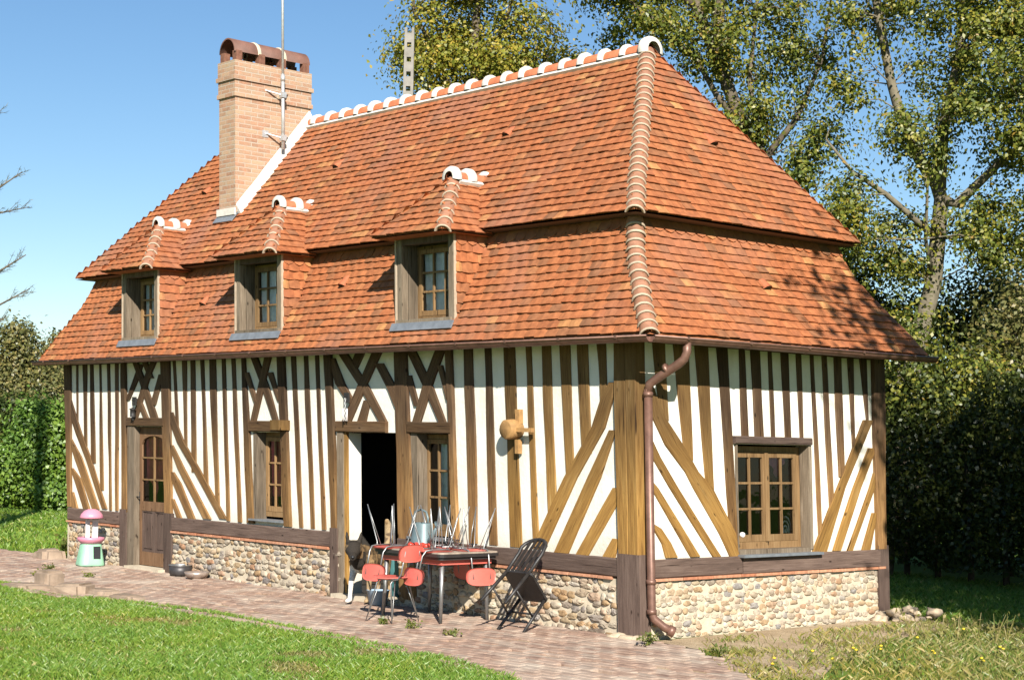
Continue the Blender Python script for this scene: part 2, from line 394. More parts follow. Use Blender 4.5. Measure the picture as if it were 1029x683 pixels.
# ---------------------------------------------------------------- ground
L, W = 12.05, 3.97
mb=MB(); mb.quad((-400,-400,0),(400,-400,0),(400,400,0),(-400,400,0))
tag(mb.build('meadow_ground',M['meadow']),None,None,kind='structure')
PATH=[(-26,-.25),(-12.6,-.02),(-12,.0),(0,.0),(.75,-.12),(1.5,-.55),(2.45,-1.2),(3.4,-2.3),(3.7,-3.6),(2.6,-3.75),(1.2,-3.05),(.2,-2.75),(-1.25,-2.62),(-2.8,-2.5),(-4.29,-2.42),(-5.6,-2.62),(-6.79,-2.95),(-8.46,-2.78),(-12,-3.2),(-18,-3.6),(-26,-3.8)]
def inside(p,poly):
    x,y=p; r=False; n=len(poly)
    for i in range(n):
        x1,y1=poly[i];x2,y2=poly[(i+1)%n]
        if (y1>y)!=(y2>y) and x<(x2-x1)*(y-y1)/(y2-y1)+x1: r=not r
    return r
mb=MB()
mb.cur=0
poly=[(x+.05*math.sin(3*x),y,.005) for x,y in PATH]
mb.add(poly,[tuple(range(len(poly)))])
mb.cur=1
rng=random.Random(3)
bw,bl=.112,.225
row=0; y=-4.2
while y<.02:
    x=-17+(row%2)*bl/2+rng.uniform(-.02,.02)
    while x<3.8:
        cx,cy=x,y+.012*math.sin(x*1.3)
        if inside((cx+.03*rng.uniform(-1,1)*3,cy),PATH) and rng.random()>.035 and (cx>-13.5 or rng.random()<.9):
            wob=.02*noise.noise(Vector((cx*.7,cy*.7,3)))
            h=.026+wob*.8+rng.uniform(-.004,.004); a=rng.uniform(-.05,.05)
            ax=Vector((math.cos(a),math.sin(a),rng.uniform(-.012,.012))).normalized(); ay=Vector((-ax.y,ax.x,rng.uniform(-.02,.02))).normalized()
            hx=bl/2-.006-rng.random()*.006; hy=bw/2-.006-rng.random()*.005
            az=Vector((0,0,1)); c=Vector((cx,cy,0)); v=[]
            for kz,ins in ((-.02,0),(h-.007,0),(h,.008)):
                for sx_,sy_ in ((-1,-1),(1,-1),(1,1),(-1,1)):
                    v.append(tuple(c+ax*(hx-ins)*sx_+ay*(hy-ins)*sy_+az*kz))
            f=[(8,9,10,11)]+[(k*4+i,k*4+(i+1)%4,(k+1)*4+(i+1)%4,(k+1)*4+i) for k in (0,1) for i in range(4)]
            mb.add(v,f)
        x+=bl
    y+=bw; row+=1
tag(mb.build('path',[M['earth'],M['paver']]),None,None,kind='structure')
# bare trodden earth along the gable wall
EARTH=[(.1,.05),(.9,-.08),(1.5,-.5),(2.3,-1.05),(2.75,-.75),(2.3,.0),(1.95,.9),(1.5,1.7),(1.25,2.6),(1.05,3.5),(.8,4.2),(.1,4.35),(0,4.1)]
mb=MB(); mb.add([(x,y,.009) for x,y in EARTH],[tuple(range(len(EARTH)))])
tag(mb.build('earth_ground',M['earth']),None,None,kind='structure')

# ---------------------------------------------------------------- house
HO=(-6.0,2.0,0)
house=thing('timber_framed_house','half timbered cottage with steep red tiled roof, three dormers and a brick chimney','house',HO,house=True)
def part(mb,name,mat,parent=None,label=None): return mb.build(name,mat,parent if parent is not None else house,leaned=True,label=label)
def PF(u,d,z): return (u,d,z)           # front wall: d = depth into the house
def PR(u,d,z): return (-d,u,z)          # gable wall on the right
def wbox(mb,P,u0,u1,d0,d1,z0,z1):
    a=P(u0,d0,z0); b_=P(u1,d1,z1)
    mb.box(min(a[0],b_[0]),max(a[0],b_[0]),min(a[1],b_[1]),max(a[1],b_[1]),z0,z1)

OPEN_F=[(-10.19,-9.12,.03,2.03),(-6.93,-6.22,.86,1.98),(-5.02,-3.87,.03,2.0),(-3.64,-2.86,.81,2.0)]
OPEN_R=[(1.42,2.68,.83,1.95)]
def sheet(mb,P,u0,u1,z0,z1,openings,d=0.,th=.2,step=None):
    us=sorted({u0,u1}|{v for o in openings for v in o[:2] if u0<v<u1}); zs=sorted({z0,z1}|{v for o in openings for v in o[2:] if z0<v<z1})
    for a,b_ in zip(us,us[1:]):
        for c,e in zip(zs,zs[1:]):
            um,zm=(a+b_)/2,(c+e)/2
            if any(o[0]<um<o[1] and o[2]<zm<o[3] for o in openings): continue
            mb.quad(P(a,d,c),P(b_,d,c),P(b_,d,e),P(a,d,e))
    for o in openings:     # reveals
        a,b_=max(o[0],u0),min(o[1],u1); c,e=max(o[2],z0),min(o[3],z1)
        if a>=b_ or c>=e: continue
        mb.quad(P(a,d,c),P(a,th,c),P(a,th,e),P(a,d,e)); mb.quad(P(b_,d,c),P(b_,th,c),P(b_,th,e),P(b_,d,e))
        if e<z1: mb.quad(P(a,d,e),P(b_,d,e),P(b_,th,e),P(a,th,e))
        if c>z0: mb.quad(P(a,d,c),P(b_,d,c),P(b_,th,c),P(a,th,c))
mb=MB()
sheet(mb,PF,-L,0,.70,3.02,OPEN_F); sheet(mb,PR,0,W,.70,3.02,OPEN_R)
mb.quad((-L,0,0),(-L,W,0),(-L,W,3.02),(-L,0,3.02)); mb.quad((-L,W,0),(0,W,0),(0,W,3.02),(-L,W,3.02))
part(mb,'plaster_wall',M['plaster'])
mb=MB()      # rooms behind the openings, indoor shade put into the near-black wall colour
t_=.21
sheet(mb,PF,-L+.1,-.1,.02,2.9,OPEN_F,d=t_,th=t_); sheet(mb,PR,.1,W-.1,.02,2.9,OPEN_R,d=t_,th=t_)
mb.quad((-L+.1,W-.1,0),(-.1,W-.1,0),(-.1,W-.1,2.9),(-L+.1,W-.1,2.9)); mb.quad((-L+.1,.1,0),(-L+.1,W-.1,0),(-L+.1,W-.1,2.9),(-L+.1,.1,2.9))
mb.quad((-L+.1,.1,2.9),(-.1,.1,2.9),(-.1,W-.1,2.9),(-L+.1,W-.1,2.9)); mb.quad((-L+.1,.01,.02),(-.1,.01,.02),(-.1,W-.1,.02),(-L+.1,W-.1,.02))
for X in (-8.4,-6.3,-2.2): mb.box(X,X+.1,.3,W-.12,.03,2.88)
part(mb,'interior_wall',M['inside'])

# plinth: bedding mortar with flint lumps standing proud
mb=MB(); rs=random.Random(11)
mb.cur=0
sheet(mb,PF,-L,0,-.05,.585,[(o[0],o[1],o[2],o[3]) for o in OPEN_F if o[2]<.1],d=-.015,th=.2)
sheet(mb,PR,0,W,-.05,.585,[],d=-.015)
mb.cur=1
def stones(P,u0,u1,skip,flush=1.,gap=.025,sz=1.):
    z=.03; row=0
    while z<.56:
        u=u0+rs.uniform(0,.08); hz=rs.uniform(.028,.042)*sz
        while u<u1:
            w=rs.choice((.035,.045,.05,.055,.065,.075,.09))*sz*rs.uniform(.85,1.15)
            uc=u+w; 
            if uc+w<u1+.02 and not any(s0-.03<uc<s1+.03 for s0,s1 in skip) and rs.random()>gap:
                zc=z+rs.uniform(-.02,.02); hh=hz*rs.uniform(.85,1.12)
                n=10; k0=rs.random()*6; vs=[]; dpt=rs.uniform(.016,.042)*flush
                ph=[1.02+.24*rs.uniform(-1,1) for _ in range(n)]; tx,tz=rs.uniform(-.3,.3),rs.uniform(-.3,.3)
                for rr,dd in ((1.0,.012),(.90,-dpt*.6),(.55,-dpt*.98)):
                    for i in range(n):
                        a=2*math.pi*i/n+k0
                        q=(abs(math.cos(a))**2.8+abs(math.sin(a))**2.8)**(-1/2.8)*ph[i]
                        jj=1+.16*rs.uniform(-1,1); vs.append(P(uc+w*rr*q*math.cos(a)*jj+(1-rr)*tx*w,-.015+dd*(1 if dd>0 else rs.uniform(.7,1.25)),max(.0,min(.575,zc+hh*rr*q*math.sin(a)))))
                vs.append(P(uc+tx*w*.5,-.015-dpt*1.12,zc+tz*hz*.6))
                fs=[(k*n+i,k*n+(i+1)%n,(k+1)*n+(i+1)%n,(k+1)*n+i) for k in (0,1) for i in range(n)]+[(2*n+i,2*n+(i+1)%n,3*n) for i in range(n)]
                mb.smooth=rs.random()<.35; mb.add(vs,fs); mb.smooth=False
            u+=2*w+.004
        z+=hz*2+.002; row+=1
stones(PF,-L+.02,-.33,[(o[0],o[1]) for o in OPEN_F if o[2]<.1],.75,.05)
mb.cur=2; stones(PR,.12,W-.02,[],.5,.06,.85)
part(mb,'flint_plinth',[M['bed_mortar'],M['flint'],M['pale_flint']])
mb=MB()      # flat brick course under the sill beams
rb=random.Random(5)
def bricks(P,u0,u1,skip):
    u=u0
    while u<u1-.05:
        w=min(rb.uniform(.2,.24),u1-u)
        if not any(s0<u+w/2<s1 for s0,s1 in skip):
            wbox(mb,P,u,u+w-.012,-.045-rb.random()*.012,.05,.574+rb.random()*.004,.606-rb.random()*.004)
        u+=w
for P_,a_,b_ in ((PF,-L+.02,-10.32),(PF,-8.94,-5.2),(PF,-3.88,-.33),(PR,.12,W-.02)):
    mb=MB(); bricks(P_,a_,b_,[]); part(mb,'brick_course',M['brick'])
mb=MB(); mb.box(-10.05,-9.1,-.16,.2,-.02,.06); 
part(mb,'doorstep',M['bed_mortar'])
mb=MB(); mb.box(-5.02,-3.88,-.16,.25,-.02,.07); part(mb,'doorstep',M['bed_mortar'])
# rubble footing heaped at the far corner of the gable and under the corner post
mb=MB()
for k in range(60):
    a=rs.random(); r0=rs.uniform(.03,.085)
    mb.blob((.03+rs.random()*.40*(1-a*.6),3.70+rs.random()*.65,.0+rs.random()*.13*(1-a)),(r0,r0*rs.uniform(.8,1.4),r0*rs.uniform(.5,.8)),2,.42,k)
part(mb,'rubble_footing',M['footing']); mb=MB()
for k in range(9):
    r0=rs.uniform(.05,.1); mb.blob((-.42+rs.random()*.5,-.05-rs.random()*.08,.01),(r0*1.2,r0,r0*.55),2,.25,k+40)
part(mb,'rubble_footing',M['footing'])

# ---- timbers
FRONT_TIMBERS = [
  ('post', [(-12.189, -11.975, 2.99), (-12.033, -11.917, 0.805)]),
  ('stud', [(-11.8, -11.746, 2.99), (-11.792, -11.738, 2.067)]),
  ('stud', [(-11.603, -11.466, 2.99), (-11.537, -11.442, 1.726)]),
  ('stud', [(-11.374, -11.261, 2.99), (-11.331, -11.189, 1.478)]),
  ('stud', [(-11.093, -11.03, 2.99), (-11.039, -10.933, 1.089)]),
  ('stud', [(-10.85, -10.758, 2.99), (-10.759, -10.685, 0.805)]),
  ('stud', [(-10.607, -10.5, 2.99), (-10.587, -10.496, 0.805)]),
  ('post', [(-10.39, -10.267, 2.99), (-10.345, -10.187, 0.805)]),
  ('brace', [(-12.16, -11.965, 2.444), (-11.8, -11.61, 1.918), (-11.468, -11.288, 1.521), (-10.967, -10.808, 0.819)]),
  ('brace', [(-12.024, -11.927, 1.825), (-11.838, -11.597, 1.543), (-11.264, -11.068, 0.806)]),
  ('brace', [(-11.972, -11.891, 1.389), (-11.851, -11.626, 1.229), (-11.553, -11.353, 0.794)]),
  ('brace', [(-11.952, -11.872, 1.028), (-11.905, -11.726, 0.778)]),
  ('post', [(-9.266, -9.033, 2.99), (-9.143, -8.959, 0.805)]),
  ('brace', [(-10.151, -9.992, 3.064), (-9.876, -9.706, 2.688), (-9.537, -9.343, 2.136)]),
  ('brace', [(-9.892, -9.736, 3.057), (-9.622, -9.469, 2.712)]),
  ('brace', [(-9.918, -9.79, 2.362), (-9.733, -9.606, 2.135)]),
  ('brace', [(-9.456, -9.304, 3.046), (-9.693, -9.539, 2.77), (-10.074, -9.931, 2.134)]),
  ('brace', [(-9.92, -9.764, 2.915), (-10.077, -9.919, 2.69), (-10.278, -10.162, 2.406)]),
  ('brace', [(-9.331, -9.194, 2.764), (-9.565, -9.426, 2.333)]),
  ('stud', [(-8.974, -8.885, 2.99), (-8.867, -8.788, 1.933)]),
  ('stud', [(-8.722, -8.595, 2.99), (-8.644, -8.576, 1.662)]),
  ('stud', [(-8.5, -8.376, 2.99), (-8.463, -8.329, 1.423)]),
  ('stud', [(-8.236, -8.135, 2.99), (-8.132, -8.028, 1.218)]),
  ('stud', [(-8.006, -7.848, 2.99), (-7.861, -7.738, 0.988)]),
  ('stud', [(-7.703, -7.608, 2.99), (-7.579, -7.489, 0.805)]),
  ('stud', [(-7.461, -7.362, 2.99), (-7.296, -7.198, 0.805)]),
  ('post', [(-7.204, -7.104, 2.99), (-7.061, -6.906, 0.805)]),
  ('brace', [(-9.125, -8.949, 2.235), (-8.829, -8.644, 1.825), (-8.435, -8.255, 1.48), (-7.738, -7.568, 0.828)]),
  ('brace', [(-9.07, -8.949, 1.78), (-8.828, -8.644, 1.47), (-8.148, -7.957, 0.808)]),
  ('brace', [(-9.042, -8.921, 1.409), (-8.935, -8.735, 1.262), (-8.539, -8.358, 0.79)]),
  ('brace', [(-9.001, -8.908, 1.039), (-8.827, -8.695, 0.775)]),
  ('post', [(-6.357, -6.205, 2.99), (-6.189, -6.054, 0.805)]),
  ('brace', [(-6.636, -6.476, 2.989), (-6.968, -6.846, 2.12)]),
  ('brace', [(-6.998, -6.845, 2.998), (-6.708, -6.547, 2.569), (-6.458, -6.333, 2.123)]),
  ('brace', [(-7.153, -7.023, 2.756), (-6.906, -6.801, 2.365)]),
  ('brace', [(-6.603, -6.466, 2.746), (-6.366, -6.276, 2.376)]),
  ('stud', [(-6.071, -5.95, 2.99), (-5.902, -5.815, 0.805)]),
  ('stud', [(-5.801, -5.698, 2.99), (-5.651, -5.553, 0.805)]),
  ('stud', [(-5.556, -5.445, 2.99), (-5.418, -5.322, 0.805)]),
  ('post', [(-5.328, -5.176, 2.99), (-5.179, -5.06, 0.805)]),
  ('brace', [(-5.077, -4.893, 2.986), (-4.635, -4.447, 2.57), (-4.228, -4.074, 2.123)]),
  ('brace', [(-5.223, -5.12, 2.893), (-5.102, -4.917, 2.587), (-4.838, -4.707, 2.346)]),
  ('brace', [(-4.298, -4.143, 2.812), (-4.05, -3.88, 2.505), (-3.92, -3.789, 2.297)]),
  ('brace', [(-4.335, -4.151, 2.966), (-4.645, -4.467, 2.558), (-4.966, -4.79, 2.119)]),
  ('brace', [(-4.665, -4.488, 2.974), (-4.824, -4.653, 2.764)]),
  ('brace', [(-4.538, -4.38, 2.38), (-4.679, -4.481, 2.12)]),
  ('post', [(-3.916, -3.687, 2.99), (-3.855, -3.541, 0.1)]),
  ('brace', [(-3.715, -3.54, 2.95), (-3.399, -3.219, 2.522), (-3.128, -2.994, 2.127)]),
  ('brace', [(-3.728, -3.608, 2.663), (-3.562, -3.465, 2.308)]),
  ('brace', [(-3.165, -2.995, 2.935), (-3.371, -3.2, 2.601), (-3.605, -3.453, 2.125)]),
  ('brace', [(-3.135, -3.038, 2.767), (-2.981, -2.885, 2.373)]),
  ('post', [(-2.972, -2.88, 2.99), (-2.873, -2.775, 0.805)]),
  ('stud', [(-2.681, -2.517, 2.99), (-2.612, -2.473, 0.805)]),
  ('stud', [(-2.343, -2.212, 2.99), (-2.288, -2.145, 0.805)]),
  ('stud', [(-2.022, -1.833, 2.99), (-1.936, -1.75, 0.805)]),
  ('stud', [(-1.66, -1.559, 2.99), (-1.579, -1.487, 0.805)]),
  ('stud', [(-1.414, -1.266, 2.99), (-1.334, -1.193, 1.119)]),
  ('stud', [(-1.134, -0.979, 2.99), (-1.057, -0.931, 1.521)]),
  ('stud', [(-0.861, -0.705, 2.99), (-0.805, -0.667, 1.824)]),
  ('stud', [(-0.585, -0.437, 2.99), (-0.532, -0.43, 2.322)]),
  ('brace', [(-0.4, -0.315, 2.542), (-0.517, -0.341, 2.383), (-0.66, -0.472, 2.08), (-1.076, -0.889, 1.566), (-1.569, -1.376, 0.833)]),
  ('brace', [(-0.41, -0.311, 2.062), (-0.731, -0.541, 1.576), (-1.232, -1.022, 0.792)]),
  ('brace', [(-0.38, -0.296, 1.486), (-0.5, -0.304, 1.334), (-0.927, -0.737, 0.79)]),
  ('brace', [(-0.391, -0.299, 0.98), (-0.551, -0.367, 0.774)]),
  ('corner_post', [(-0.351, -0.026, 2.99), (-0.291, 0.03, 0.8)]),
]
RIGHT_TIMBERS = [
  ('stud', [(0.201, 0.395, 2.99), (0.287, 0.415, 2.17)]),
  ('stud', [(0.501, 0.732, 2.99), (0.649, 0.766, 1.776)]),
  ('stud', [(0.812, 1.022, 2.99), (0.946, 1.088, 1.475)]),
  ('stud', [(1.158, 1.325, 2.99), (1.332, 1.453, 0.805)]),
  ('stud', [(1.503, 1.604, 2.99), (1.532, 1.648, 2.03)]),
  ('stud', [(1.708, 1.846, 2.99), (1.745, 1.881, 2.03)]),
  ('stud', [(1.976, 2.057, 2.99), (2.003, 2.089, 2.03)]),
  ('stud', [(2.2, 2.33, 2.99), (2.244, 2.356, 2.03)]),
  ('stud', [(2.458, 2.557, 2.99), (2.498, 2.568, 2.03)]),
  ('stud', [(2.694, 2.774, 2.99), (2.769, 2.85, 0.993)]),
  ('stud', [(2.899, 2.988, 2.99), (2.988, 3.078, 1.239)]),
  ('stud', [(3.115, 3.265, 2.99), (3.158, 3.268, 1.611)]),
  ('stud', [(3.374, 3.485, 2.99), (3.426, 3.485, 1.879)]),
  ('stud', [(3.578, 3.715, 2.99), (3.695, 3.737, 2.174)]),
  ('corner_post', [(3.805, 4.015, 2.99), (3.797, 3.972, 0.8)]),
  ('brace', [(0.102, 0.202, 2.504), (0.181, 0.369, 2.2), (0.362, 0.626, 1.925), (0.649, 0.843, 1.656), (0.764, 1.051, 1.495), (1.146, 1.394, 1.022), (1.309, 1.435, 0.784)]),
  ('brace', [(0.076, 0.148, 2.008), (0.171, 0.286, 1.802), (0.424, 0.541, 1.496), (1.047, 1.175, 0.792)]),
  ('brace', [(0.067, 0.145, 1.585), (0.146, 0.25, 1.497), (0.707, 0.855, 0.801)]),
  ('brace', [(0.057, 0.128, 1.163), (0.155, 0.284, 1.093), (0.28, 0.425, 0.942), (0.334, 0.516, 0.802)]),
  ('brace', [(3.627, 3.813, 2.255), (3.12, 3.267, 1.49), (2.653, 2.904, 0.776)]),
  ('brace', [(3.717, 3.866, 1.94), (3.416, 3.551, 1.489), (3.02, 3.153, 0.8)]),
  ('brace', [(3.799, 3.893, 1.658), (3.717, 3.816, 1.489), (3.27, 3.371, 0.794)]),
  ('brace', [(3.753, 3.837, 1.208), (3.538, 3.68, 0.786)]),
]
def timber(mb,P,rows,proud,seed,wob=.007):
    """hewn timber along rows of (left, right, z)"""
    r=random.Random(seed); pts=[]
    for (a,b_,z),(a2,b2,z2) in zip(rows,rows[1:]):
        Ls=math.hypot((a2+b2-a-b_)/2,z2-z); n=max(1,int(Ls/.11))
        for k in range(n): t=k/n; pts.append((a+(a2-a)*t,b_+(b2-b_)*t,z+(z2-z)*t))
    pts.append(rows[-1])
    vs=[];uv=[];run=0;prev=None
    for i,(a,b_,z) in enumerate(pts):
        if a>b_: a,b_=b_,a
        a+=wob*noise.noise(Vector((z*3.1+i*.2,seed*1.37,.5)))*2; b_+=wob*noise.noise(Vector((z*2.7+i*.2,seed*2.11,7.5)))*2
        d=proud+.004*noise.noise(Vector((z*2,seed,2.2)))
        if prev is not None: run+=math.hypot((a+b_)/2-prev[0],z-prev[1])
        prev=((a+b_)/2,z); w=b_-a
        for u,dd,q in ((a,.03,0),(a,-d+.008,.03),(a+.009,-d,.04),(b_-.009,-d,.04+w),(b_,-d+.008,.05+w),(b_,.03,.08+w)):
            vs.append(P(u,dd,z)); uv.append((q,run))
    fs=[];fu=[]; n=len(pts)
    for i in range(n-1):
        for k in range(5):
            q=(i*6+k,i*6+k+1,(i+1)*6+k+1,(i+1)*6+k); fs.append(q); fu.append([uv[j] for j in q])
    for q in (tuple(range(6)),tuple((n-1)*6+k for k in range(6))): fs.append(q); fu.append([uv[j] for j in q])
    mb.add(vs,fs,fu)
k=0
for P,lst in ((PF,FRONT_TIMBERS),(PR,RIGHT_TIMBERS)):
    for kind,rows in lst:
        k+=1
        if kind=='corner_post' and P is PF: continue
        base={'stud':.010,'brace':.022,'post':.034,'corner_post':.04}[kind]
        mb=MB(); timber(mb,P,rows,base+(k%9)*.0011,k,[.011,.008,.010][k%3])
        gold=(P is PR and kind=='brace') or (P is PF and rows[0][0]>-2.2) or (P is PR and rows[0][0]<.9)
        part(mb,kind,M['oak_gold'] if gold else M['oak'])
# main corner post, two faces, and the darker replaced foot under it
mb=MB(); 
timber(mb,PF,[(-.305,-.155,3.0),(-.285,-.14,.80)],.044,91,.008); timber(mb,PF,[(-.148,.0,3.0),(-.132,.008,.80)],.049,92,.006); wbox(mb,PF,-.13,.004,-.02,.09,.80,3.0)
ob=part(mb,'corner_post',M['oak_gold'])
mb=MB(); wbox(mb,PF,-.285,.022,-.056,.10,.04,.84); part(mb,'post_foot',M['sill_wood'])
mb=MB(); wbox(mb,PR,W-.16,W+.03,-.047,.1,.10,.84); part(mb,'post_foot',M['sill_wood'])
def hbeam(name,P,u0,u1,z0,z1,proud,mat,seed):
    """level beam: built along u with the same hewn section"""
    mb=MB(); r=random.Random(seed); n=max(2,int((u1-u0)/.15)); vs=[];uv=[]
    for i in range(n+1):
        u=u0+(u1-u0)*i/n; w1=.006*noise.noise(Vector((u*2.3,seed,1))); w2=.006*noise.noise(Vector((u*2.9,seed,9)))
        for z,dd,q in ((z0+w1,.05,0),(z0+w1,-proud+.01,.04),(z0+w1+.012,-proud,.05),(z1+w2-.012,-proud,.05+z1-z0),(z1+w2,-proud+.01,.07+z1-z0),(z1+w2,.05,.1+z1-z0)):
            vs.append(P(u,dd,z)); uv.append((q,u))
    fs=[(i*6+k,i*6+k+1,(i+1)*6+k+1,(i+1)*6+k) for i in range(n) for k in range(5)]+[tuple(range(6)),tuple(n*6+k for k in range(6))]
    mb.add(vs,fs,[[uv[j] for j in q] for q in fs]); return part(mb,name,mat)
for s,(a,b_) in enumerate(((-12.0,-10.24),(-8.93,-5.17),(-3.86,-.29))): hbeam('sill_beam',PF,a,b_,.607,.79,.046,M['sill_wood'],s)
for s,(a,b_) in enumerate(((.14,1.46),(1.47,W-.13))): hbeam('sill_beam',PR,a,b_,.607-.004*s,.79+.004*s,.044+.006*s,M['sill_wood'],s+5)
hbeam('lintel',PF,-10.2,-9.16,2.035,2.155,.052,M['oak'],11); hbeam('lintel',PF,-6.98,-6.25,1.985,2.125,.052,M['oak'],12)
hbeam('lintel',PF,-5.06,-4.07,2.0,2.13,.052,M['oak'],13); hbeam('lintel',PF,-3.66,-2.88,2.0,2.13,.052,M['oak'],14)
hbeam('lintel',PR,1.39,2.66,1.955,2.035,.05,M['sill_wood'],15)
for (a,b_,z0,z1) in ((-10.385,-10.2,.03,.84),(-9.14,-8.93,.03,.84),(-5.19,-5.04,.03,.84)):
    mb=MB(); wbox(mb,PF,a,b_,-.05,.06,z0,z1); part(mb,'post_foot',M['sill_wood'])
mb=MB(); wbox(mb,PF,-6.30,-6.10,-.17,.05,2.01,2.135); part(mb,'beam_end',M['oak_gold'])
# wall plate in the shade of the eaves
hbeam('wall_plate',PF,-L,-.0,2.94,3.02,.02,M['oak'],21); hbeam('wall_plate',PR,.14,W,2.94,3.02,.02,M['oak'],22)
# sawn log end with a peg arm on the front wall
mb=MB()
lx=-1.80
mb.tube([(lx,.02,2.055),(lx+.005,-.08,2.06),(lx-.005,-.165,2.05),(lx-.005,-.18,2.05)],[.10,.108,.106,.092],14)
mb.box(lx+.10,lx+.34,-.12,-.075,2.03,2.072); mb.box(lx+.02,lx+.085,-.06,0,2.12,2.27); mb.box(lx+.03,lx+.085,-.075,-.02,1.80,1.95)
part(mb,'projecting_log_end',M['sawn'])

# ---- windows and doors
def casement(parent,P,u0,u1,z0,z1,d,cols,rows,leaves=1,fw=.055,st=.05,mat='joinery',curtain=None,flat=False,name='window'):
    """fixed frame with glazed leaves; u is horizontal along the wall, d depth behind its face"""
    mb=MB()
    wbox(mb,P,u0,u0+fw,d-.01,d+.05,z0,z1); wbox(mb,P,u1-fw,u1,d-.01,d+.05,z0,z1)
    wbox(mb,P,u0+fw,u1-fw,d-.01,d+.05,z1-fw,z1); wbox(mb,P,u0+fw,u1-fw,d-.02,d+.05,z0,z0+fw*1.2)
    win=part(mb,name if not flat else 'window_frame',M[mat],parent)
    if flat: win=parent
    a0,a1=u0+fw+.002,u1-fw-.002; b0,b1=z0+fw*1.2+.002,z1-fw-.002; lw=(a1-a0)/leaves
    for k in range(leaves):
        p0,p1=a0+lw*k+.001,a0+lw*(k+1)-.001
        mb=MB()
        wbox(mb,P,p0,p0+st,d-.024,d+.02,b0,b1); wbox(mb,P,p1-st,p1,d-.024,d+.02,b0,b1)
        wbox(mb,P,p0+st,p1-st,d-.024,d+.02,b1-st,b1); wbox(mb,P,p0+st,p1-st,d-.024,d+.02,b0,b0+st*1.3)
        gw=(p1-p0-2*st); gh=(b1-b0-2.3*st)
        for c in range(1,cols): wbox(mb,P,p0+st+gw*c/cols-.011,p0+st+gw*c/cols+.011,d-.020,d+.012,b0+st*1.3,b1-st)
        for r in range(1,rows): wbox(mb,P,p0+st,p1-st,d-.017,d+.01,b0+st*1.3+gh*r/rows-.011,b0+st*1.3+gh*r/rows+.011)
        cs=mb.build('casement',M[mat],win,leaned=True)
        mb=MB(); mb.quad(P(p0+st-.005,d+.002,b0+st),P(p1-st+.005,d+.002,b0+st),P(p1-st+.005,d+.002,b1-st+.005),P(p0+st-.005,d+.002,b1-st+.005))
        mb.build('pane',M['glass'],win,leaned=True)
    if leaves==2:
        mb=MB(); um=(u0+u1)/2; wbox(mb,P,um-.028,um+.028,d-.036,d-.0245,b0,b1); mb.build('cover_strip',M[mat],win,leaned=True)
    return win
def cloth(P,u0,u1,z0,z1,d,folds,bottom=None,amp=.02):
    mb=MB(); n=folds*6; vs=[]; m_=8
    for i in range(n+1):
        u=u0+(u1-u0)*i/n; zb=z0 if bottom is None else bottom((u-u0)/(u1-u0))
        for j in range(m_+1):
            t=j/m_; vs.append(P(u+.006*math.sin(j+i*.7),d+amp*math.sin(i/6*2*math.pi+.4*j)*(1-.3*t),zb+(z1-zb)*t))
    fs=[(i*(m_+1)+j,(i+1)*(m_+1)+j,(i+1)*(m_+1)+j+1,i*(m_+1)+j+1) for i in range(n) for j in range(m_)]
    mb.smooth=True; mb.add(vs,fs); return mb
def jamb(P,u0,u1,z0,z1,d0,d1,mat='grey_wood',parent=None,name='jamb'):
    mb=MB(); rows=[(0,0,0)]
    wbox(mb,P,u0,u1,d0,d1,z0,z1); return part(mb,name,M[mat],parent)
# first door
door=MB()
u0,u1,z0,z1,d=-10.10,-9.16,.07,2.02,.09
def stile(a,b_,c,e,dd=0): wbox(door,PF,a,b_,d-.025+dd,d+.02,c,e)
stile(u0,u0+.045,z0,z1,-.03); stile(u0+.05,u0+.155,z0,z1); stile(u1-.11,u1,z0,z1)
i0,i1=u0+.157,u1-.112
stile(i0,i1,1.90,z1); stile(i0,i1,.84,.97); stile(i0,i1,z0,.26)
# arched head
n=14; um=(i0+i1)/2; hw=(i1-i0)/2
for k in range(n):
    a=-1+2*k/n; b_=-1+2*(k+1)/n
    za=1.78+.12*math.sqrt(max(0,1-a*a)); zb=1.78+.12*math.sqrt(max(0,1-b_*b_))
    door.quad(PF(um+a*hw,d-.024,za),PF(um+b_*hw,d-.024,zb),PF(um+b_*hw,d-.024,1.901),PF(um+a*hw,d-.024,1.901))
    door.quad(PF(um+a*hw,d-.024,za),PF(um+b_*hw,d-.024,zb),PF(um+b_*hw,d+.01,zb),PF(um+a*hw,d+.01,za))
door_o=part(door,'door',M['door_wood'])
mb=MB()
for k in (1,2): wbox(mb,PF,i0,i1,d-.02,d+.008,.97+.31*k-.011,.97+.31*k+.011)
wbox(mb,PF,um-.012,um+.012,d-.022,d+.01,.97,1.89); mb.build('glazing_bar',M['joinery'],door_o,leaned=True)
mb=MB(); mb.quad(PF(i0,d+.002,.96),PF(i1,d+.002,.96),PF(i1,d+.002,1.9),PF(i0,d+.002,1.9)); mb.build('pane',M['glass'],door_o,leaned=True)
mb=cloth(PF,i0-.02,i1+.02,1.1,1.92,d+.05,5,lambda t:1.02+.26*abs(math.cos(math.pi*(t*2-.25)))); mb.build('curtain',M['red_cloth'],door_o,leaned=True)
mb=MB()
for (a,b_) in ((i0,um-.025),(um+.025,i1)):
    wbox(mb,PF,a,b_,d-.005,d+.015,.26,.84)
    wbox(mb,PF,a+.05,b_-.05,d-.017,d-.004,.31,.79)
    for (c,e,f,g) in ((a,a+.02,.26,.84),(b_-.02,b_,.26,.84),(a+.02,b_-.02,.26,.28),(a+.02,b_-.02,.82,.84)): wbox(mb,PF,c,e,d-.018,d-.006,f,g)
wbox(mb,PF,um-.024,um+.024,d-.02,d+.015,.261,.839)
mb.build('door_panel',M['sill_wood'],door_o,leaned=True)
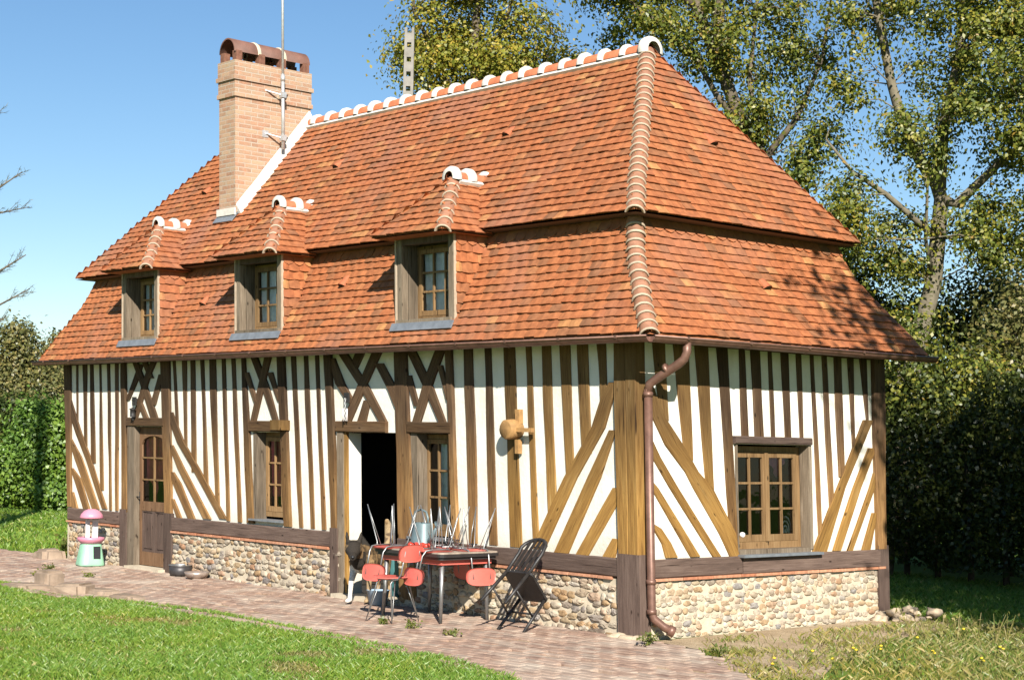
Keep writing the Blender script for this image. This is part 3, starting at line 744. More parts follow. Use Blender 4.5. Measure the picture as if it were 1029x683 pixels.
mb=MB(); wbox(mb,PF,u0+.06,u0+.11,d-.034,d-.025,.93,1.10); mb.tube([PF(u0+.085,d-.03,1.03),PF(u0+.085,d-.075,1.03),PF(u0+.18,d-.08,1.03)],.009,8); mb.build('handle',M['iron'],door_o,leaned=True)
jamb(PF,-10.195,-10.0+.0,.03,2.03,-.03,.06)
# small window between the doors
w=casement(None,PF,-6.90,-6.225,.90,1.975,.15,3,3,1)
cloth(PF,-6.83,-6.3,1.16,1.9,.19,4).build('curtain',M['red_cloth'],w,leaned=True)
jamb(PF,-6.926,-6.85,.86,1.98,-.012,.14)
mb=MB(); mb.box(-6.96,-6.20,-.075,.14,.845,.868); part(mb,'window_sill',M['zinc'])
# open doorway: jamb, white reveal, frame
jamb(PF,-5.06,-4.935,.03,2.0,-.028,.05); mb=MB(); wbox(mb,PF,-4.933,-4.89,-.012,.028,.07,2.0); part(mb,'door_frame',M['oak_gold'])
mb=MB(); mb.box(-4.95,-4.895,.03,.215,.05,1.99); part(mb,'door_reveal',M['plaster'])
# window beside the doorway
w=casement(None,PF,-3.60,-2.87,.84,1.99,.16,3,3,1)
cloth(PF,-3.42,-3.12,.95,1.93,.22,3).build('curtain',M['white_cloth'],w,leaned=True)
jamb(PF,-3.632,-3.52,.80,2.0,-.014,.14)
mb=MB(); mb.box(-3.66,-2.84,-.07,.15,.80,.825); part(mb,'window_sill',M['zinc'])
# gable window, two casements
w=casement(None,PR,1.45,2.62,.85,1.93,.12,2,3,2,fw=.06,st=.055)
def swag(t): return 1.60+.22*abs(math.cos(math.pi*t))
cloth(PR,2.05,2.55,1.6,1.88,.17,5,swag).build('curtain',M['pink_cloth'],w,leaned=True)
mb=MB(); mb.tube([PR(2.44+.10*math.sin(t*.55)*(1-t/34),.175,1.03+.15*math.cos(t*.55)*(1-t/34)) for t in range(0,34)],.009,6); mb.build('spiral_ornament',M['white_plastic'],w,leaned=True)
jamb(PR,2.625,2.675,.83,1.95,-.02,.11); jamb(PR,1.425,1.447,.83,1.95,-.02,.11)
mb=MB(); wbox(mb,PR,1.46,2.64,-.012,.11,.80,.85); part(mb,'window_sill',M['grey_wood'])
mb=MB(); vs=[]
wbox(mb,PR,1.42,2.74,-.11,-.013,.776,.803); part(mb,'zinc_sill',M['zinc'])
mb=MB(); mb.blob(PR(1.45,-.06,1.01),(.03,.03,.03),2,.1,3); part(mb,'shutter_catch',M['white_plastic'])

# ---------------------------------------------------------------- roof
def interp(z,xs,ys):
    if z<=xs[0]: return ys[0]+(z-xs[0])*(ys[1]-ys[0])/(xs[1]-xs[0])
    for i in range(len(xs)-1):
        if z<=xs[i+1]: return ys[i]+(z-xs[i])*(ys[i+1]-ys[i])/(xs[i+1]-xs[i])
    return ys[-1]+(z-xs[-1])*(ys[-1]-ys[-2])/(xs[-1]-xs[-2])
ZL=[3.0,3.33,3.68,3.9,4.2]; ZU=[4.28,4.45,6.51]
def lf(z): return interp(z,ZL,[-.30,-.13,.08,.20,.31])
def le(z): return interp(z,ZL,[-.45,-.20,.06,.20,.31])
def ll(z): return interp(z,ZL,[-.38,-.17,.02,.14,.26])
def uf(z): return interp(z,ZU,[.13,.27,1.985])
def ue(z): return interp(z,ZU,[.13,.255,1.685])
def ul(z): return interp(z,ZU,[-.05,.10,1.685])
rt=random.Random(21)
def tile(mb,p,x,u,w,l,lift,bow=.004,th=.013):
    n=x.cross(u).normalized()
    yaw=rt.uniform(-.012,.012); x2=(x+u*yaw).normalized(); u2=(u-x*yaw).normalized()
    hw=w/2*.985; lf_=lift+rt.uniform(-.004,.005); tw=rt.uniform(-.005,.005); c=.007
    p=p+u*rt.uniform(-.006,.006)
    L0=p-x2*hw+n*(lf_-tw); R0=p+x2*hw+n*(lf_+tw); M0=p-u2*bow+n*(lf_+c)
    L1=p-x2*hw+u2*l+n*.003; R1=p+x2*hw+u2*l+n*.003; M1=p+u2*l+n*(.003+c)
    if bow>.015:
        Lq=p-x2*hw*.72-u2*bow*.55+n*(lf_+c*.6); Rq=p+x2*hw*.72-u2*bow*.55+n*(lf_+c*.6)
        top=[L0+u2*.012,Lq,M0,Rq,R0+u2*.012]
    else: top=[L0,M0,R0]
    k=len(top); bot=[q-n*th for q in top]
    v=[tuple(q) for q in top+bot+[L1,M1,R1]]
    mid=k//2
    f=[tuple(list(range(0,mid+1))+[2*k+1,2*k]),tuple(list(range(mid,k))+[2*k+2,2*k+1])]
    f+=[(k+i,k+i+1,i+1,i) for i in range(k-1)]+[(k,0,2*k),(k-1,2*k-1,2*k+2)]
    mb.add(v,f)
def slope(mb,rows,rng_fn,pos_fn,xdir,wt=.163,skip=None,round_top=False):
    """rows: z of lower edges (plus the top). pos_fn(a,z)->point ; rng_fn(z)->(a0,a1)"""
    for k in range(len(rows)-1):
        z,z2=rows[k],rows[k+1]
        a0,a1=rng_fn(z); b0,b1=rng_fn(z2)
        a0,a1=min(a0,b0),max(a1,b1)
        u=pos_fn(0,z2)-pos_fn(0,z); e=u.length; u=u/e
        x=xdir
        wav=[rt.uniform(-.5,.5) for _ in range(8)]
        a=a0-(k%2)*wt/2+rt.uniform(-.01,.01)
        while a<a1+wt*.3:
            c0,c1=max(a,a0),min(a+wt,a1)
            if c1-c0>.03:
                ac=(c0+c1)/2
                if not(skip and skip(ac,z)):
                    last=round_top and k==len(rows)-2
                    sag=.006*noise.noise(Vector((ac*.8,z*2,5)))
                    p=pos_fn(ac,z)+Vector((0,0,sag))
                    tile(mb,p,x,u,c1-c0,e*1.12,.024,.045 if last else .005)
            a+=wt
def zrows(z0,z1,n): return [z0+(z1-z0)*i/n for i in range(n+1)]
XR=Vector((1,0,0)); YR=Vector((0,1,0))
DORM=[(-3.65,-2.64),(-7.06,-6.03),(-10.05,-9.09)]
DC=[-3.16,-6.68,-9.80]
def in_dormer(x,z): return any(a-.0<x<b_+.0 for a,b_ in DORM) and z>3.20
def backing(mb,zs,F,E,LEFT,hole=False):
    off=.012
    for z,z2 in zip(zs,zs[1:]):
        def C(zz): return [(-E(zz)-off,F(zz)+off,zz),(-E(zz)-off,W-F(zz)-off,zz),(-L+LEFT(zz)+off,W-F(zz)-off,zz),(-L+LEFT(zz)+off,F(zz)+off,zz)]
        a,b_=C(z),C(z2)
        for i in range(4):
            j=(i+1)%4
            if i==3 and hole and z>=3.2-1e-6:
                xs=[a[3][0]]+sorted(v for d in DORM for v in (d[0]+.02,d[1]-.02))+[a[0][0]]
                xt=[b_[3][0]]+xs[1:-1]+[b_[0][0]]
                for q in range(0,len(xs)-1,2): mb.quad((xs[q],a[3][1],z),(xs[q+1],a[3][1],z),(xt[q+1],b_[3][1],z2),(xt[q],b_[3][1],z2))
            else: mb.quad(a[i],a[j],b_[j],b_[i])
lower=MB(); zl=zrows(3.0,4.24,14)
backing(lower,[2.985,3.2,3.33,3.68,3.9,4.245],lf,le,ll,True)
slope(lower,zl,lambda z:(-L+ll(z),-le(z)),lambda a,z:Vector((a,lf(z),z)),XR,skip=in_dormer,round_top=True)
slope(lower,zl,lambda z:(lf(z),W-lf(z)),lambda a,z:Vector((-le(z),a,z)),YR,round_top=True)
slope(lower,zl,lambda z:(-(W-lf(z)),-lf(z)),lambda a,z:Vector((-L+ll(z),-a,z)),-YR)
lower_o=part(lower,'lower_roof',M['tile'])
upper=MB(); zu=zrows(4.28,6.47,25)
backing(upper,[4.285,4.45,6.50],uf,ue,ul)
CH=(-8.89,-8.47,.70,1.985)     # chimney footprint
def in_chim(x,z): return CH[0]<x<CH[1] and z>5.0
slope(upper,zu,lambda z:(-L+ul(z),-ue(z)),lambda a,z:Vector((a,uf(z),z)),XR,skip=in_chim)
slope(upper,zu,lambda z:(uf(z),W-uf(z)),lambda a,z:Vector((-ue(z),a,z)),YR)
slope(upper,zu,lambda z:(-(W-uf(z)),-uf(z)),lambda a,z:Vector((-L+ul(z),-a,z)),-YR)
slope(upper,zu[::1],lambda z:(ue(z),L-ul(z)),lambda a,z:Vector((-a,W-uf(z),z)),-XR)
upper_o=part(upper,'upper_roof',M['tile'])
# dark boarding under both eaves
mb=MB()
def ring(i0,i1,z,za):
    A=[(i0[1],-i0[0]),(i0[1],W+i0[0]),(-L-i0[2],W+i0[0]),(-L-i0[2],-i0[0])]
    B=[(-i1,i1),(-i1,W-i1),(-L+i1,W-i1),(-L+i1,i1)]
    for k in range(4):
        j=(k+1)%4; mb.quad((*A[k],z),(*A[j],z),(*B[j],za),(*B[k],za))
ring((.30,.45,.38),.02,2.972,2.992); 
part(mb,'eaves_board',M['sill_wood'])
mb=MB(); ring((-.12,-.12,.03),.33,4.262,4.25); part(mb,'soffit_board',M['sill_wood'])

def hip_run(pts,r,tiles_name,parent,mat_t,mat_m,side_hint,ang=82,start_r=None):
    """overlapping half round tiles along pts (low to high), each with a mortar bead at its lower end"""
    mt=MB(); mm=MB(); n=10
    for k in range(len(pts)-1):
        p,q=Vector(pts[k]),Vector(pts[k+1]); d=(q-p); e=d.length; d/=e
        nrm=(side_hint-d*side_hint.dot(d)).normalized(); s=nrm.cross(d)
        j=rt.uniform(-.006,.006); p=p+s*j
        q2=q+d*e*.15
        rl,ru=r+.007+rt.uniform(0,.005),r-.007
        vs=[];  A=R_(ang)
        rings=((p,rl-.014),(p,rl),(q2,ru))
        for c,rr in rings:
            for i in range(n+1):
                t=-A+2*A*i/n; vs.append(tuple(c+s*math.sin(t)*rr+nrm*(math.cos(t)*rr-r*.66)))
        fs=[(a*(n+1)+i,a*(n+1)+i+1,(a+1)*(n+1)+i+1,(a+1)*(n+1)+i) for a in (0,1) for i in range(n)]
        mt.smooth=True; mt.add(vs,fs); mt.smooth=False
        vs=[]; w=.022+rt.uniform(-.004,.006)
        for c,rr in ((p+d*.012,rl-.03),(p-d*w*.6,rl-.004),(p-d*.002,rl+.006),(p+d*.012,rl+.001)):
            for i in range(n+1):
                t=-A+2*A*i/n; jj=.003*noise.noise(Vector((i*.9,k*1.3,rr)))
                vs.append(tuple(c+s*math.sin(t)*(rr+jj)+nrm*(math.cos(t)*(rr+jj)-r*.66)))
        fs=[(a*(n+1)+i,a*(n+1)+i+1,(a+1)*(n+1)+i+1,(a+1)*(n+1)+i) for a in (0,1,2) for i in range(n)]
        mm.smooth=True; mm.add(vs,fs); mm.smooth=False
    t_=mt.build(tiles_name,mat_t,parent,leaned=True); mm.build('hip_mortar',mat_m,parent,leaned=True); return t_
hv=Vector((1,-1,.9)).normalized()
zz=zrows(3.0,4.235,14); hip_run([(-le(z)+.0,lf(z)-.0,z+.015) for z in zz],.09,'hip_tiles',lower_o,M['hip_tile'],M['hip_mortar'],hv)
zz=zrows(4.28,6.47,25); hip_run([(-ue(z),uf(z),z+.015) for z in zz],.09,'hip_tiles',upper_o,M['hip_tile'],M['hip_mortar'],hv)
# ridge: half round tiles, thick white mortar crests over each joint
def crest(mm,c,d,up,r,w,ang=100,n=12,fat=.035):
    w*=rt.uniform(.85,1.2); fat*=rt.uniform(.8,1.15); c=c+d*rt.uniform(-.012,.012)
    s=up.cross(d); A=R_(ang); vs=[]
    prof=((-w/2,r-.02),(-w/2,r+fat*.6),(-w*.25,r+fat),(w*.25,r+fat),(w/2,r+fat*.6),(w/2,r-.02))
    for a,rr in prof:
        for i in range(n+1):
            t=-A+2*A*i/n; j=.006*noise.noise(Vector((i*.6,c.x*3,c.y*3+rr)))
            vs.append(tuple(c+d*a+s*math.sin(t)*(rr+j)+up*math.cos(t)*(rr+j)))
    fs=[(k*(n+1)+i,k*(n+1)+i+1,(k+1)*(n+1)+i+1,(k+1)*(n+1)+i) for k in range(len(prof)-1) for i in range(n)]
    mm.smooth=True; mm.add(vs,fs); mm.smooth=False
def halftube(mt,p,q,up,r0,r1,ang=95,n=12,th=.014):
    p,q=Vector(p),Vector(q); d=(q-p).normalized(); s=up.cross(d); A=R_(ang); vs=[]
    for c,rr in ((p,r0-th),(p,r0),(q,r1)):
        for i in range(n+1):
            t=-A+2*A*i/n; vs.append(tuple(c+s*math.sin(t)*rr+up*math.cos(t)*rr))
    fs=[(a*(n+1)+i,a*(n+1)+i+1,(a+1)*(n+1)+i+1,(a+1)*(n+1)+i) for a in (0,1) for i in range(n)]
    mt.smooth=True; mt.add(vs,fs); mt.smooth=False
UZ=Vector((0,0,1))
mt_,mm=MB(),MB()
rx0,rx1,rz=-10.35,-1.66,6.455; nr=int((rx1-rx0)/.345); st_=(rx1-rx0)/nr
for k in range(nr):
    a=rx1-st_*k; b_=a-st_*1.06
    if CH[0]-.1<(a+b_)/2<CH[1]-.05:
        if mt_.v: mt_.build('ridge_tiles',M['ridge_tile'],upper_o,leaned=True); mt_=MB()
        continue
    halftube(mt_,(a,W/2,rz),(b_,W/2,rz),UZ,.105,.100)
    if k>0: crest(mm,Vector((a,W/2,rz)),XR,UZ,.105,.085,96,fat=.042)
crest(mm,Vector((rx1+.02,W/2,rz+.01)),XR,UZ,.12,.12,105,fat=.05)
for sgn in (-1,1):
    y0=W/2+sgn*.118
    mm.obox((( CH[1]+rx1)/2,y0,rz-.055),XR,Vector((0,1,-.9*sgn)).normalized(),Vector((0,.9*sgn,1)).normalized(),(rx1-CH[1])/2,.028,.022)
mt_.build('ridge_tiles',M['ridge_tile'],upper_o,leaned=True); mm.build('ridge_mortar',M['mortar'],upper_o,leaned=True)
# small hooded vent tiles
def vent(P,x,u,parent):
    n=x.cross(u).normalized(); mb=MB(); vs=[]; k=8
    for c,r0,h in ((P,.062,.062),(P+u*.17,.05,.004)):
        for i in range(k+1):
            t=math.pi*i/k; vs.append(tuple(c+x*(-r0*math.cos(t))+n*(.018+h*math.sin(t))))
    mb.add(vs,[(i,i+1,k+2+i,k+1+i) for i in range(k)])
    vs2=[tuple(Vector(v)+u*.012) for v in vs[:k+1]]; mb.cur=1; mb.add(vs2,[tuple(range(k+1))])
    mb.build('vent_tile',[M['ridge_tile'],M['iron']],parent,leaned=True)
uu=Vector((0,uf(5.6)-uf(5.5),.1)).normalized()
for x,z in ((-3.246,5.54),(-9.974,5.49),(-6.69,5.53)): vent(Vector((x,uf(z),z)),XR,uu,upper_o)
for x,z in ((-8.29,3.69),(-5.125,3.77)): vent(Vector((x,lf(z),z)),XR,Vector((0,lf(z+.05)-lf(z-.05),.1)).normalized(),lower_o)
vent(Vector((-ue(5.27),2.10,5.27)),YR,Vector((-(ue(5.37)-ue(5.27)),0,.1)).normalized(),upper_o)
vent(Vector((-le(3.6),1.99,3.6)),YR,Vector((-(le(3.65)-le(3.55)),0,.1)).normalized(),lower_o)

# ---- dormers
YD=-.18
def roofY(z): return lf(z) if z<=4.2 else uf(max(z,4.28))
for di,(x0,x1) in enumerate(DORM):
    xc=DC[di]; za=4.93; zb=4.22
    lab=['dormer nearest the corner post','middle dormer, right of the chimney','dormer nearest the left end'][di]
    z0=3.25
    mb=MB()    # carcass: side boards and head, lower flashing apron
    mb.cur=0
    mb.box(x0+.02,x1-.02,YD-.035,.16,z0-.012,z0+.035)
    head=MB(); head.box(x0+.086,x1-.086,YD+.003,YD+.088,4.14,4.268)
    dorm=part(mb,'dormer',M['grey_wood']); [ (lambda q:(q.box(a,b_,YD,YD+.09,z0,4.27),q.build('jamb_post',M['grey_wood'],dorm,leaned=True)))(MB()) for a,b_ in ((x0+.005,x0+.085),(x1-.085,x1-.005)) ]; head.build('head_beam',M['sill_wood'],dorm,leaned=True)  # head beam in dark sill timber imitates the shadow of the overhang
    mb=MB(); mb.box(x0+.087,x0+.10,YD+.091,.20,z0,4.26); mb.box(x1-.10,x1-.087,YD+.091,.20,z0,4.26); mb.box(x0+.1,x1-.1,YD+.092,.2,4.245,4.262)
    mb.build('reveal_board',M['grey_wood'],dorm,leaned=True)
    mb=MB(); ya=lf(3.08)-.03; yb=lf(3.24)-.035
    mb.obox(((x0+x1)/2,(ya+yb)/2+.01,3.20),XR,Vector((0,yb-ya,.16)).normalized(),Vector((0,-.16,yb-ya)).normalized(),(x1-x0)/2+.05,.05,.006)
    mb.box(x0-.03,x1+.03,YD-.05,YD+.02,3.215,3.236)
    mb.build('flashing',M['zinc'],dorm,leaned=True)
    w=casement(dorm,PF,x0+.102,x1-.102,z0+.04,4.14,.05,3,3,1,fw=.04,st=.045,flat=True)
    mb=MB(); mb.box(x0+.101,x1-.101,.07,.10,4.142,4.25); mb.build('head_board',M['sill_wood'],dorm,leaned=True)  # darker wood than the jambs, painting in shade under the dormer eave
    # depth is limited: the curtain hangs straight from the dormer
    cloth(PF,x0+.15,x1-.14,z0+.1,4.1,.10,7).build('curtain',M['white_cloth'],dorm,leaned=True)
    # cheeks
    for sgn,X in ((1,x1+.012),(-1,x0-.012)):
        mb=MB(); pts=[(X-.006*sgn,YD+.01,z0-.05),(X-.006*sgn,YD+.01,4.27),(X-.006*sgn,.42,4.27)]+[(X-.006*sgn,lf(z)+.02,z) for z in (4.2,3.9,3.68,3.33,3.2)]
        mb.add(pts,[tuple(range(len(pts)))])
        zr=zrows(3.22,4.25,9)
        if sgn>0: slope(mb,zr,lambda z:(YD+.02,max(roofY(z+.06)+.03,YD+.05)),lambda a,z:Vector((X,a,z)),YR,.16,round_top=True)
        else: slope(mb,zr,lambda z:(-max(roofY(z+.06)+.03,YD+.05),-YD-.02),lambda a,z:Vector((X,-a,z)),-YR,.16)
        mb.build('cheek',M['tile'],dorm,leaned=True)
        mb=MB(); mb.box(min(X,X+.024*sgn),max(X,X+.011*sgn),YD-.006,YD+.03,z0-.06,4.25); mb.build('mortar_edge',M['hip_mortar'],dorm,leaned=True)
    # hipped roof
    ya=.27; ye=YD-.27; xl,xr=x0-.15,x1+.15
    def hl(z): return xl+(xc-xl)*(z-zb)/(za-zb)
    def hr(z): return xr+(xc-xr)*(z-zb)/(za-zb)
    def hy(z): return ye+(ya-ye)*(z-zb)/(za-zb)
    def back(z): return uf(max(z,4.28))+.10
    mb=MB(); zr=zrows(zb,za-.02,8)
    o_=.014
    mb.add([(xl,ye+o_,zb-.005),(xr,ye+o_,zb-.005),(xc,ya+o_,za-.01)],[(0,1,2)])
    mb.add([(xr-o_,ye,zb-.005),(xr-o_,back(zb)+.1,zb-.005),(xc-o_,back(za)+.1,za-.012),(xc-o_,ya,za-.012)],[(0,1,2,3)])
    mb.add([(xl+o_,ye,zb-.005),(xl+o_,back(zb)+.1,zb-.005),(xc+o_,back(za)+.1,za-.012),(xc+o_,ya,za-.012)],[(0,1,2,3)])
    mb.quad((xl+.02,ye+.03,zb-.012),(xr-.02,ye+.03,zb-.012),(xr-.02,.4,zb-.012),(xl+.02,.4,zb-.012))
    slope(mb,zr,lambda z:(hl(z),hr(z)),lambda a,z:Vector((a,hy(z),z)),XR,.155)
    slope(mb,zr,lambda z:(hy(z),back(z)),lambda a,z:Vector((hr(z),a,z)),YR,.155)
    slope(mb,zr,lambda z:(-back(z),-hy(z)),lambda a,z:Vector((hl(z),-a,z)),-YR,.155)
    mb.build('dormer_roof',M['tile'],dorm,leaned=True)
    zq=zrows(zb,za-.01,6); hip_run([(hr(z),hy(z),z+.012) for z in zq],.08,'hip_tiles',dorm,M['hip_tile'],M['hip_mortar'],hv)
    mt_,mm=MB(),MB(); ye2=uf(za)+.12
    n3=3
    for k in range(2):
        p=ya-.05+(ye2-ya+.05)*k/2; q=ya-.05+(ye2-ya+.05)*(k+1)/2
        mt_=MB(); halftube(mt_,(xc,p,za),(xc,q,za),UZ,.085,.08); mt_.build('ridge_tile',M['ridge_tile'],dorm,leaned=True)
    for k in range(3): crest(mm,Vector((xc,ya-.03+(ye2-ya-.02)*k/2,za+.005)),YR,UZ,.09,.10,104,fat=.04)
    for sg in (-1,1): mm.obox((xc+sg*.098,(ya+ye2)/2,za-.045),YR,Vector((1,0,-.9*sg)).normalized(),Vector((.9*sg,0,1)).normalized(),(ye2-ya)/2,.025,.02)
    mm.build('ridge_mortar',M['mortar'],dorm,leaned=True)

# ---- chimney
mb=MB(); x0,x1,y0,y1=CH
mb.box(x0,x1,y0,y1,4.9,6.70)
mb.box(x0-.025,x1+.025,y0-.025,y1+.025,6.701,6.765)
mb.box(x0-.01,x1+.01,y0-.01,y1+.01,6.766,6.94)
mb.box(x0-.035,x1+.035,y0-.035,y1+.035,6.941,7.00)
mb.box(x0-.015,x1+.015,y0-.015,y1+.015,7.001,7.22)
chim=part(mb,'chimney',M['chimney'])
mb=MB()
for y in (y0+.02,y0+.40,y0+.76,y1-.12):
    for xx in (x0-.0,x1-.10):
        mb=MB(); mb.box(xx,xx+.10,y,y+.10,7.221,7.365); mb.build('cap_pier',M['dark_brick'],chim,leaned=True)
mb=MB(); xm=(x0+x1)/2
for k in range(3):
    p=y0+.0+.425*k; halftube(mb,(xm,p,7.355),(xm,p+.44,7.355),UZ,.205-.004*k,.201-.004*k,92,16,.022)
mb.build('cap_tile',M['terracotta'],chim,leaned=True)
mb=MB()
for k in (1,2): crest(mb,Vector((xm,y0+.43*k,7.355)),YR,UZ,.20,.05,92,fat=.01)
mb.build('cap_mortar',M['bed_mortar'],chim,leaned=True)
# white fillet where the roof meets the stack, and the lead apron
mb=MB(); zt=[5.0+(6.50-5.0)*i/14 for i in range(15)]
vs=[]
for i,z in enumerate(zt):
    y=uf(z); j=.012*noise.noise(Vector((z*4,1,1)))
    for (dx,dy,dz) in ((.004,-.02,.17+j),(.03,-.01,.14+j),(.10+j,.0,.03),(.10,.03,-.03),(0,.03,-.03)): vs.append((x1+dx,y+dy,z+dz))
fs=[(i*5+k,i*5+k+1,(i+1)*5+k+1,(i+1)*5+k) for i in range(14) for k in range(4)]+[(0,1,2,3,4),(70,71,72,73,74)]
mb.add(vs,fs); mb.box(x0-.02,x1+.02,y0-.035,y0-.002,uf(5.0)*0+5.02,5.12); mb.build('mortar_fillet',M['mortar'],chim,leaned=True)
mb=MB(); v=Vector((0,uf(5.1)-uf(5.0),.1)).normalized(); mb.obox(((x0+x1)/2,uf(4.97)-.035,4.99),XR,v,XR.cross(v),.25,.09,.006); mb.build('lead_apron',M['zinc'],chim,leaned=True)

# ---- gutter and downpipe
def gutter(mb,p,q,cap,r=.058):
    p,q=Vector(p),Vector(q); d=(q-p).normalized(); s=d.cross(UZ); n=10
    segs=max(2,int((q-p).length/.8)); vs=[]
    for k in range(segs+1):
        c=p+(q-p)*k/segs+UZ*.006*noise.noise(Vector((k*1.7,p.x,2)))
        for i in range(n+1):
            t=math.pi*i/n; vs.append(tuple(c+s*math.cos(t)*r-UZ*math.sin(t)*r))
    mb.smooth=True; mb.add(vs,[(k*(n+1)+i,k*(n+1)+i+1,(k+1)*(n+1)+i+1,(k+1)*(n+1)+i) for k in range(segs) for i in range(n)]); mb.smooth=False
    mb.tube([tuple(p+s*r),tuple(q+s*r)],.011,8)
    for k in range(1,segs+1):
        c=p+(q-p)*(k-.5)/segs; w=.012
        for i in range(n):
            t,t2=math.pi*i/n,math.pi*(i+1)/n
            a=[c+d*dd+s*math.cos(tt)*(r+.005)-UZ*math.sin(tt)*(r+.005) for dd,tt in ((-w,t),(w,t),(w,t2),(-w,t2))]; mb.add([tuple(v) for v in a],[(0,1,2,3)])
        mb.obox(c+s*(r+.004)+UZ*.0,d,s,UZ,.014,.012,.014)
    for c in (cap,): c=Vector(c); mb.add([tuple(c+s*math.cos(math.pi*i/n)*r-UZ*math.sin(math.pi*i/n)*r) for i in range(n+1)],[tuple(range(n+1))])
mb=MB(); gutter(mb,(-L-.44,-.345,2.985),(.50,-.345,2.962),(-L-.44,-.345,2.985)); gutter(mb,(.50,-.345,2.962),(.50,W+.36,2.978),(.50,W+.36,2.978))
gut=part(mb,'gutter',M['copper'])
mb=MB()
mb.tube([(.50,.17,2.93),(.50,.165,2.83),(.475,.155,2.765),(.42,.135,2.72),(.16,.075,2.565),(.09,.06,2.52),(.075,.055,2.45)],[.043]*7,12)
mb.tube([(.075,.055,2.47),(.075,.055,.30),(.09,.07,.22),(.15,.14,.145),(.21,.21,.10)],.043,12)
for z in (2.42,.58,.29): mb.tube([(.075,.055,z-.022),(.075,.055,z+.022)],.051,12)
mb.tube([(.18,.178,.12),(.215,.222,.093)],.054,12); mb.tube([(.30,.105,2.68),(.27,.098,2.663)],.054,12)
for z in (2.40,.58,.29): mb.box(-.0,.09,.045,.065,z-.012,z+.012)
part(mb,'downpipe',M['copper'])

# ---- antenna mast bracketed to the stack (a thing of its own)
mast=thing('antenna_mast','thin galvanised aerial mast clamped to the side of the brick chimney','antenna mast',lean((-8.35,1.41,6.05)),house=True)
mb=MB(); mb.tube([(-8.33,1.41,6.02),(-8.33,1.41,7.1)],.026,10); mb.tube([(-8.33,1.41,7.05),(-8.33,1.41,9.4)],.019,10); mb.tube([(-8.33,1.41,7.0),(-8.33,1.41,7.08)],.034,10)
mast['_o']=list(lean((-8.35,1.41,6.05)))
part(mb,'pole',M['mast'],mast)
for z in (6.18,6.80):
    mb=MB(); 
    mb.bar((-8.47,1.20,z+.06),(-8.33,1.41,z),.03,.012); mb.bar((-8.47,1.58,z+.06),(-8.33,1.41,z),.03,.012); mb.box(-8.468,-8.462,1.15,1.25,z+.0,z+.1); mb.box(-8.37,-8.29,1.375,1.445,z-.04,z+.04)
    part(mb,'bracket',M['mast'],mast)
# small hanging chains over the two doors
for (x,z,nm) in ((-4.80,2.42,'white ornament hanging on a chain above the open doorway'),(-9.93,2.40,'small dark ornament hanging on a chain above the closed panelled door')):
    o=lean((x,-.09,z)); ch=thing('hanging_ornament',nm,'ornament',o,house=True)
    mb=MB(); mb.bar((x-.02,.0,z+.02),(x,-.10,z),.02,.02); mb.box(x-.05,x+.04,-.075,-.05,z-.07,z+.05); part(mb,'hook',M['iron'],ch)
    mb=MB()
    for k in range(9): mb.tube([(x+.01*math.cos(t)*(1 if k%2 else 0),-.09+.01*math.cos(t)*(0 if k%2 else 1),z-.03-.03*k+.017*math.sin(t)) for t in [2*math.pi*i/8 for i in range(8)]],.004,5,closed=True)
    part(mb,'chain',M['iron'] if x<-6 else M['mast'],ch)
    mb=MB()
    if x>-6:
        for k in range(4): mb.tube([(x+.03*math.cos(k*1.57),-.09+.03*math.sin(k*1.57),z-.29),(x+.03*math.cos(k*1.57),-.09+.03*math.sin(k*1.57),z-.14)],.007,6)
        part(mb,'tube',M['white_plastic'],ch)
    else:
        mb.lathe([(.0,-.02),(.045,-.04),(.05,-.05),(.038,-.055),(.038,-.15),(.048,-.155),(.0,-.16)],(x,-.09,z-.08),6); part(mb,'ornament_body',M['iron'],ch)

# ---------------------------------------------------------------- things on the terrace
TZ=.03
def build(mb,name,mat,parent,label=None): return mb.build(name,mat,parent,label=label,origin=(0,0,0))
table=thing('kitchen_table','old kitchen table with black edge and red apron standing against the stone plinth','table',(-2.55,-.56,TZ))
mb=MB(); 
def slab(mb,hx,hy,z0,z1,r=.06,n=5):
    pts=[]
    for cx,cy,a0 in ((hx-r,hy-r,0),(-hx+r,hy-r,90),(-hx+r,-hy+r,180),(hx-r,-hy+r,270)):
        for k in range(n+1):
            a=R_(a0+90*k/n); pts.append((cx+r*math.cos(a),cy+r*math.sin(a)))
    N_=len(pts); v=[(x,y,z0) for x,y in pts]+[(x,y,z1) for x,y in pts]
    mb.add(v,[tuple(range(N_))[::-1],tuple(range(N_,2*N_))]+[(i,(i+1)%N_,N_+(i+1)%N_,N_+i) for i in range(N_)])
slab(mb,.575,.405,.716,.73); build(mb,'tabletop',M['table_top'],table)
mb=MB(); slab(mb,.585,.415,.682,.7155,.066); build(mb,'table_edge',M['table_edge'],table)
mb=MB(); slab(mb,.56,.39,.652,.678,.05); build(mb,'extension_leaf',M['table_edge'],table)
mb=MB(); mb.box(-.51,.51,-.345,-.325,.60,.65); mb.box(-.51,.51,.325,.345,.60,.65); mb.box(-.51,-.49,-.324,.324,.60,.65); mb.box(.49,.51,-.324,.324,.60,.65); build(mb,'apron',M['red'],table)
for sx in (-1,1):
    for sy in (-1,1):
        mb=MB(); mb.tube([(sx*.47,sy*.30,.64),(sx*.49,sy*.32,0)],[.026,.018],10); build(mb,'leg',M['steel'],table)

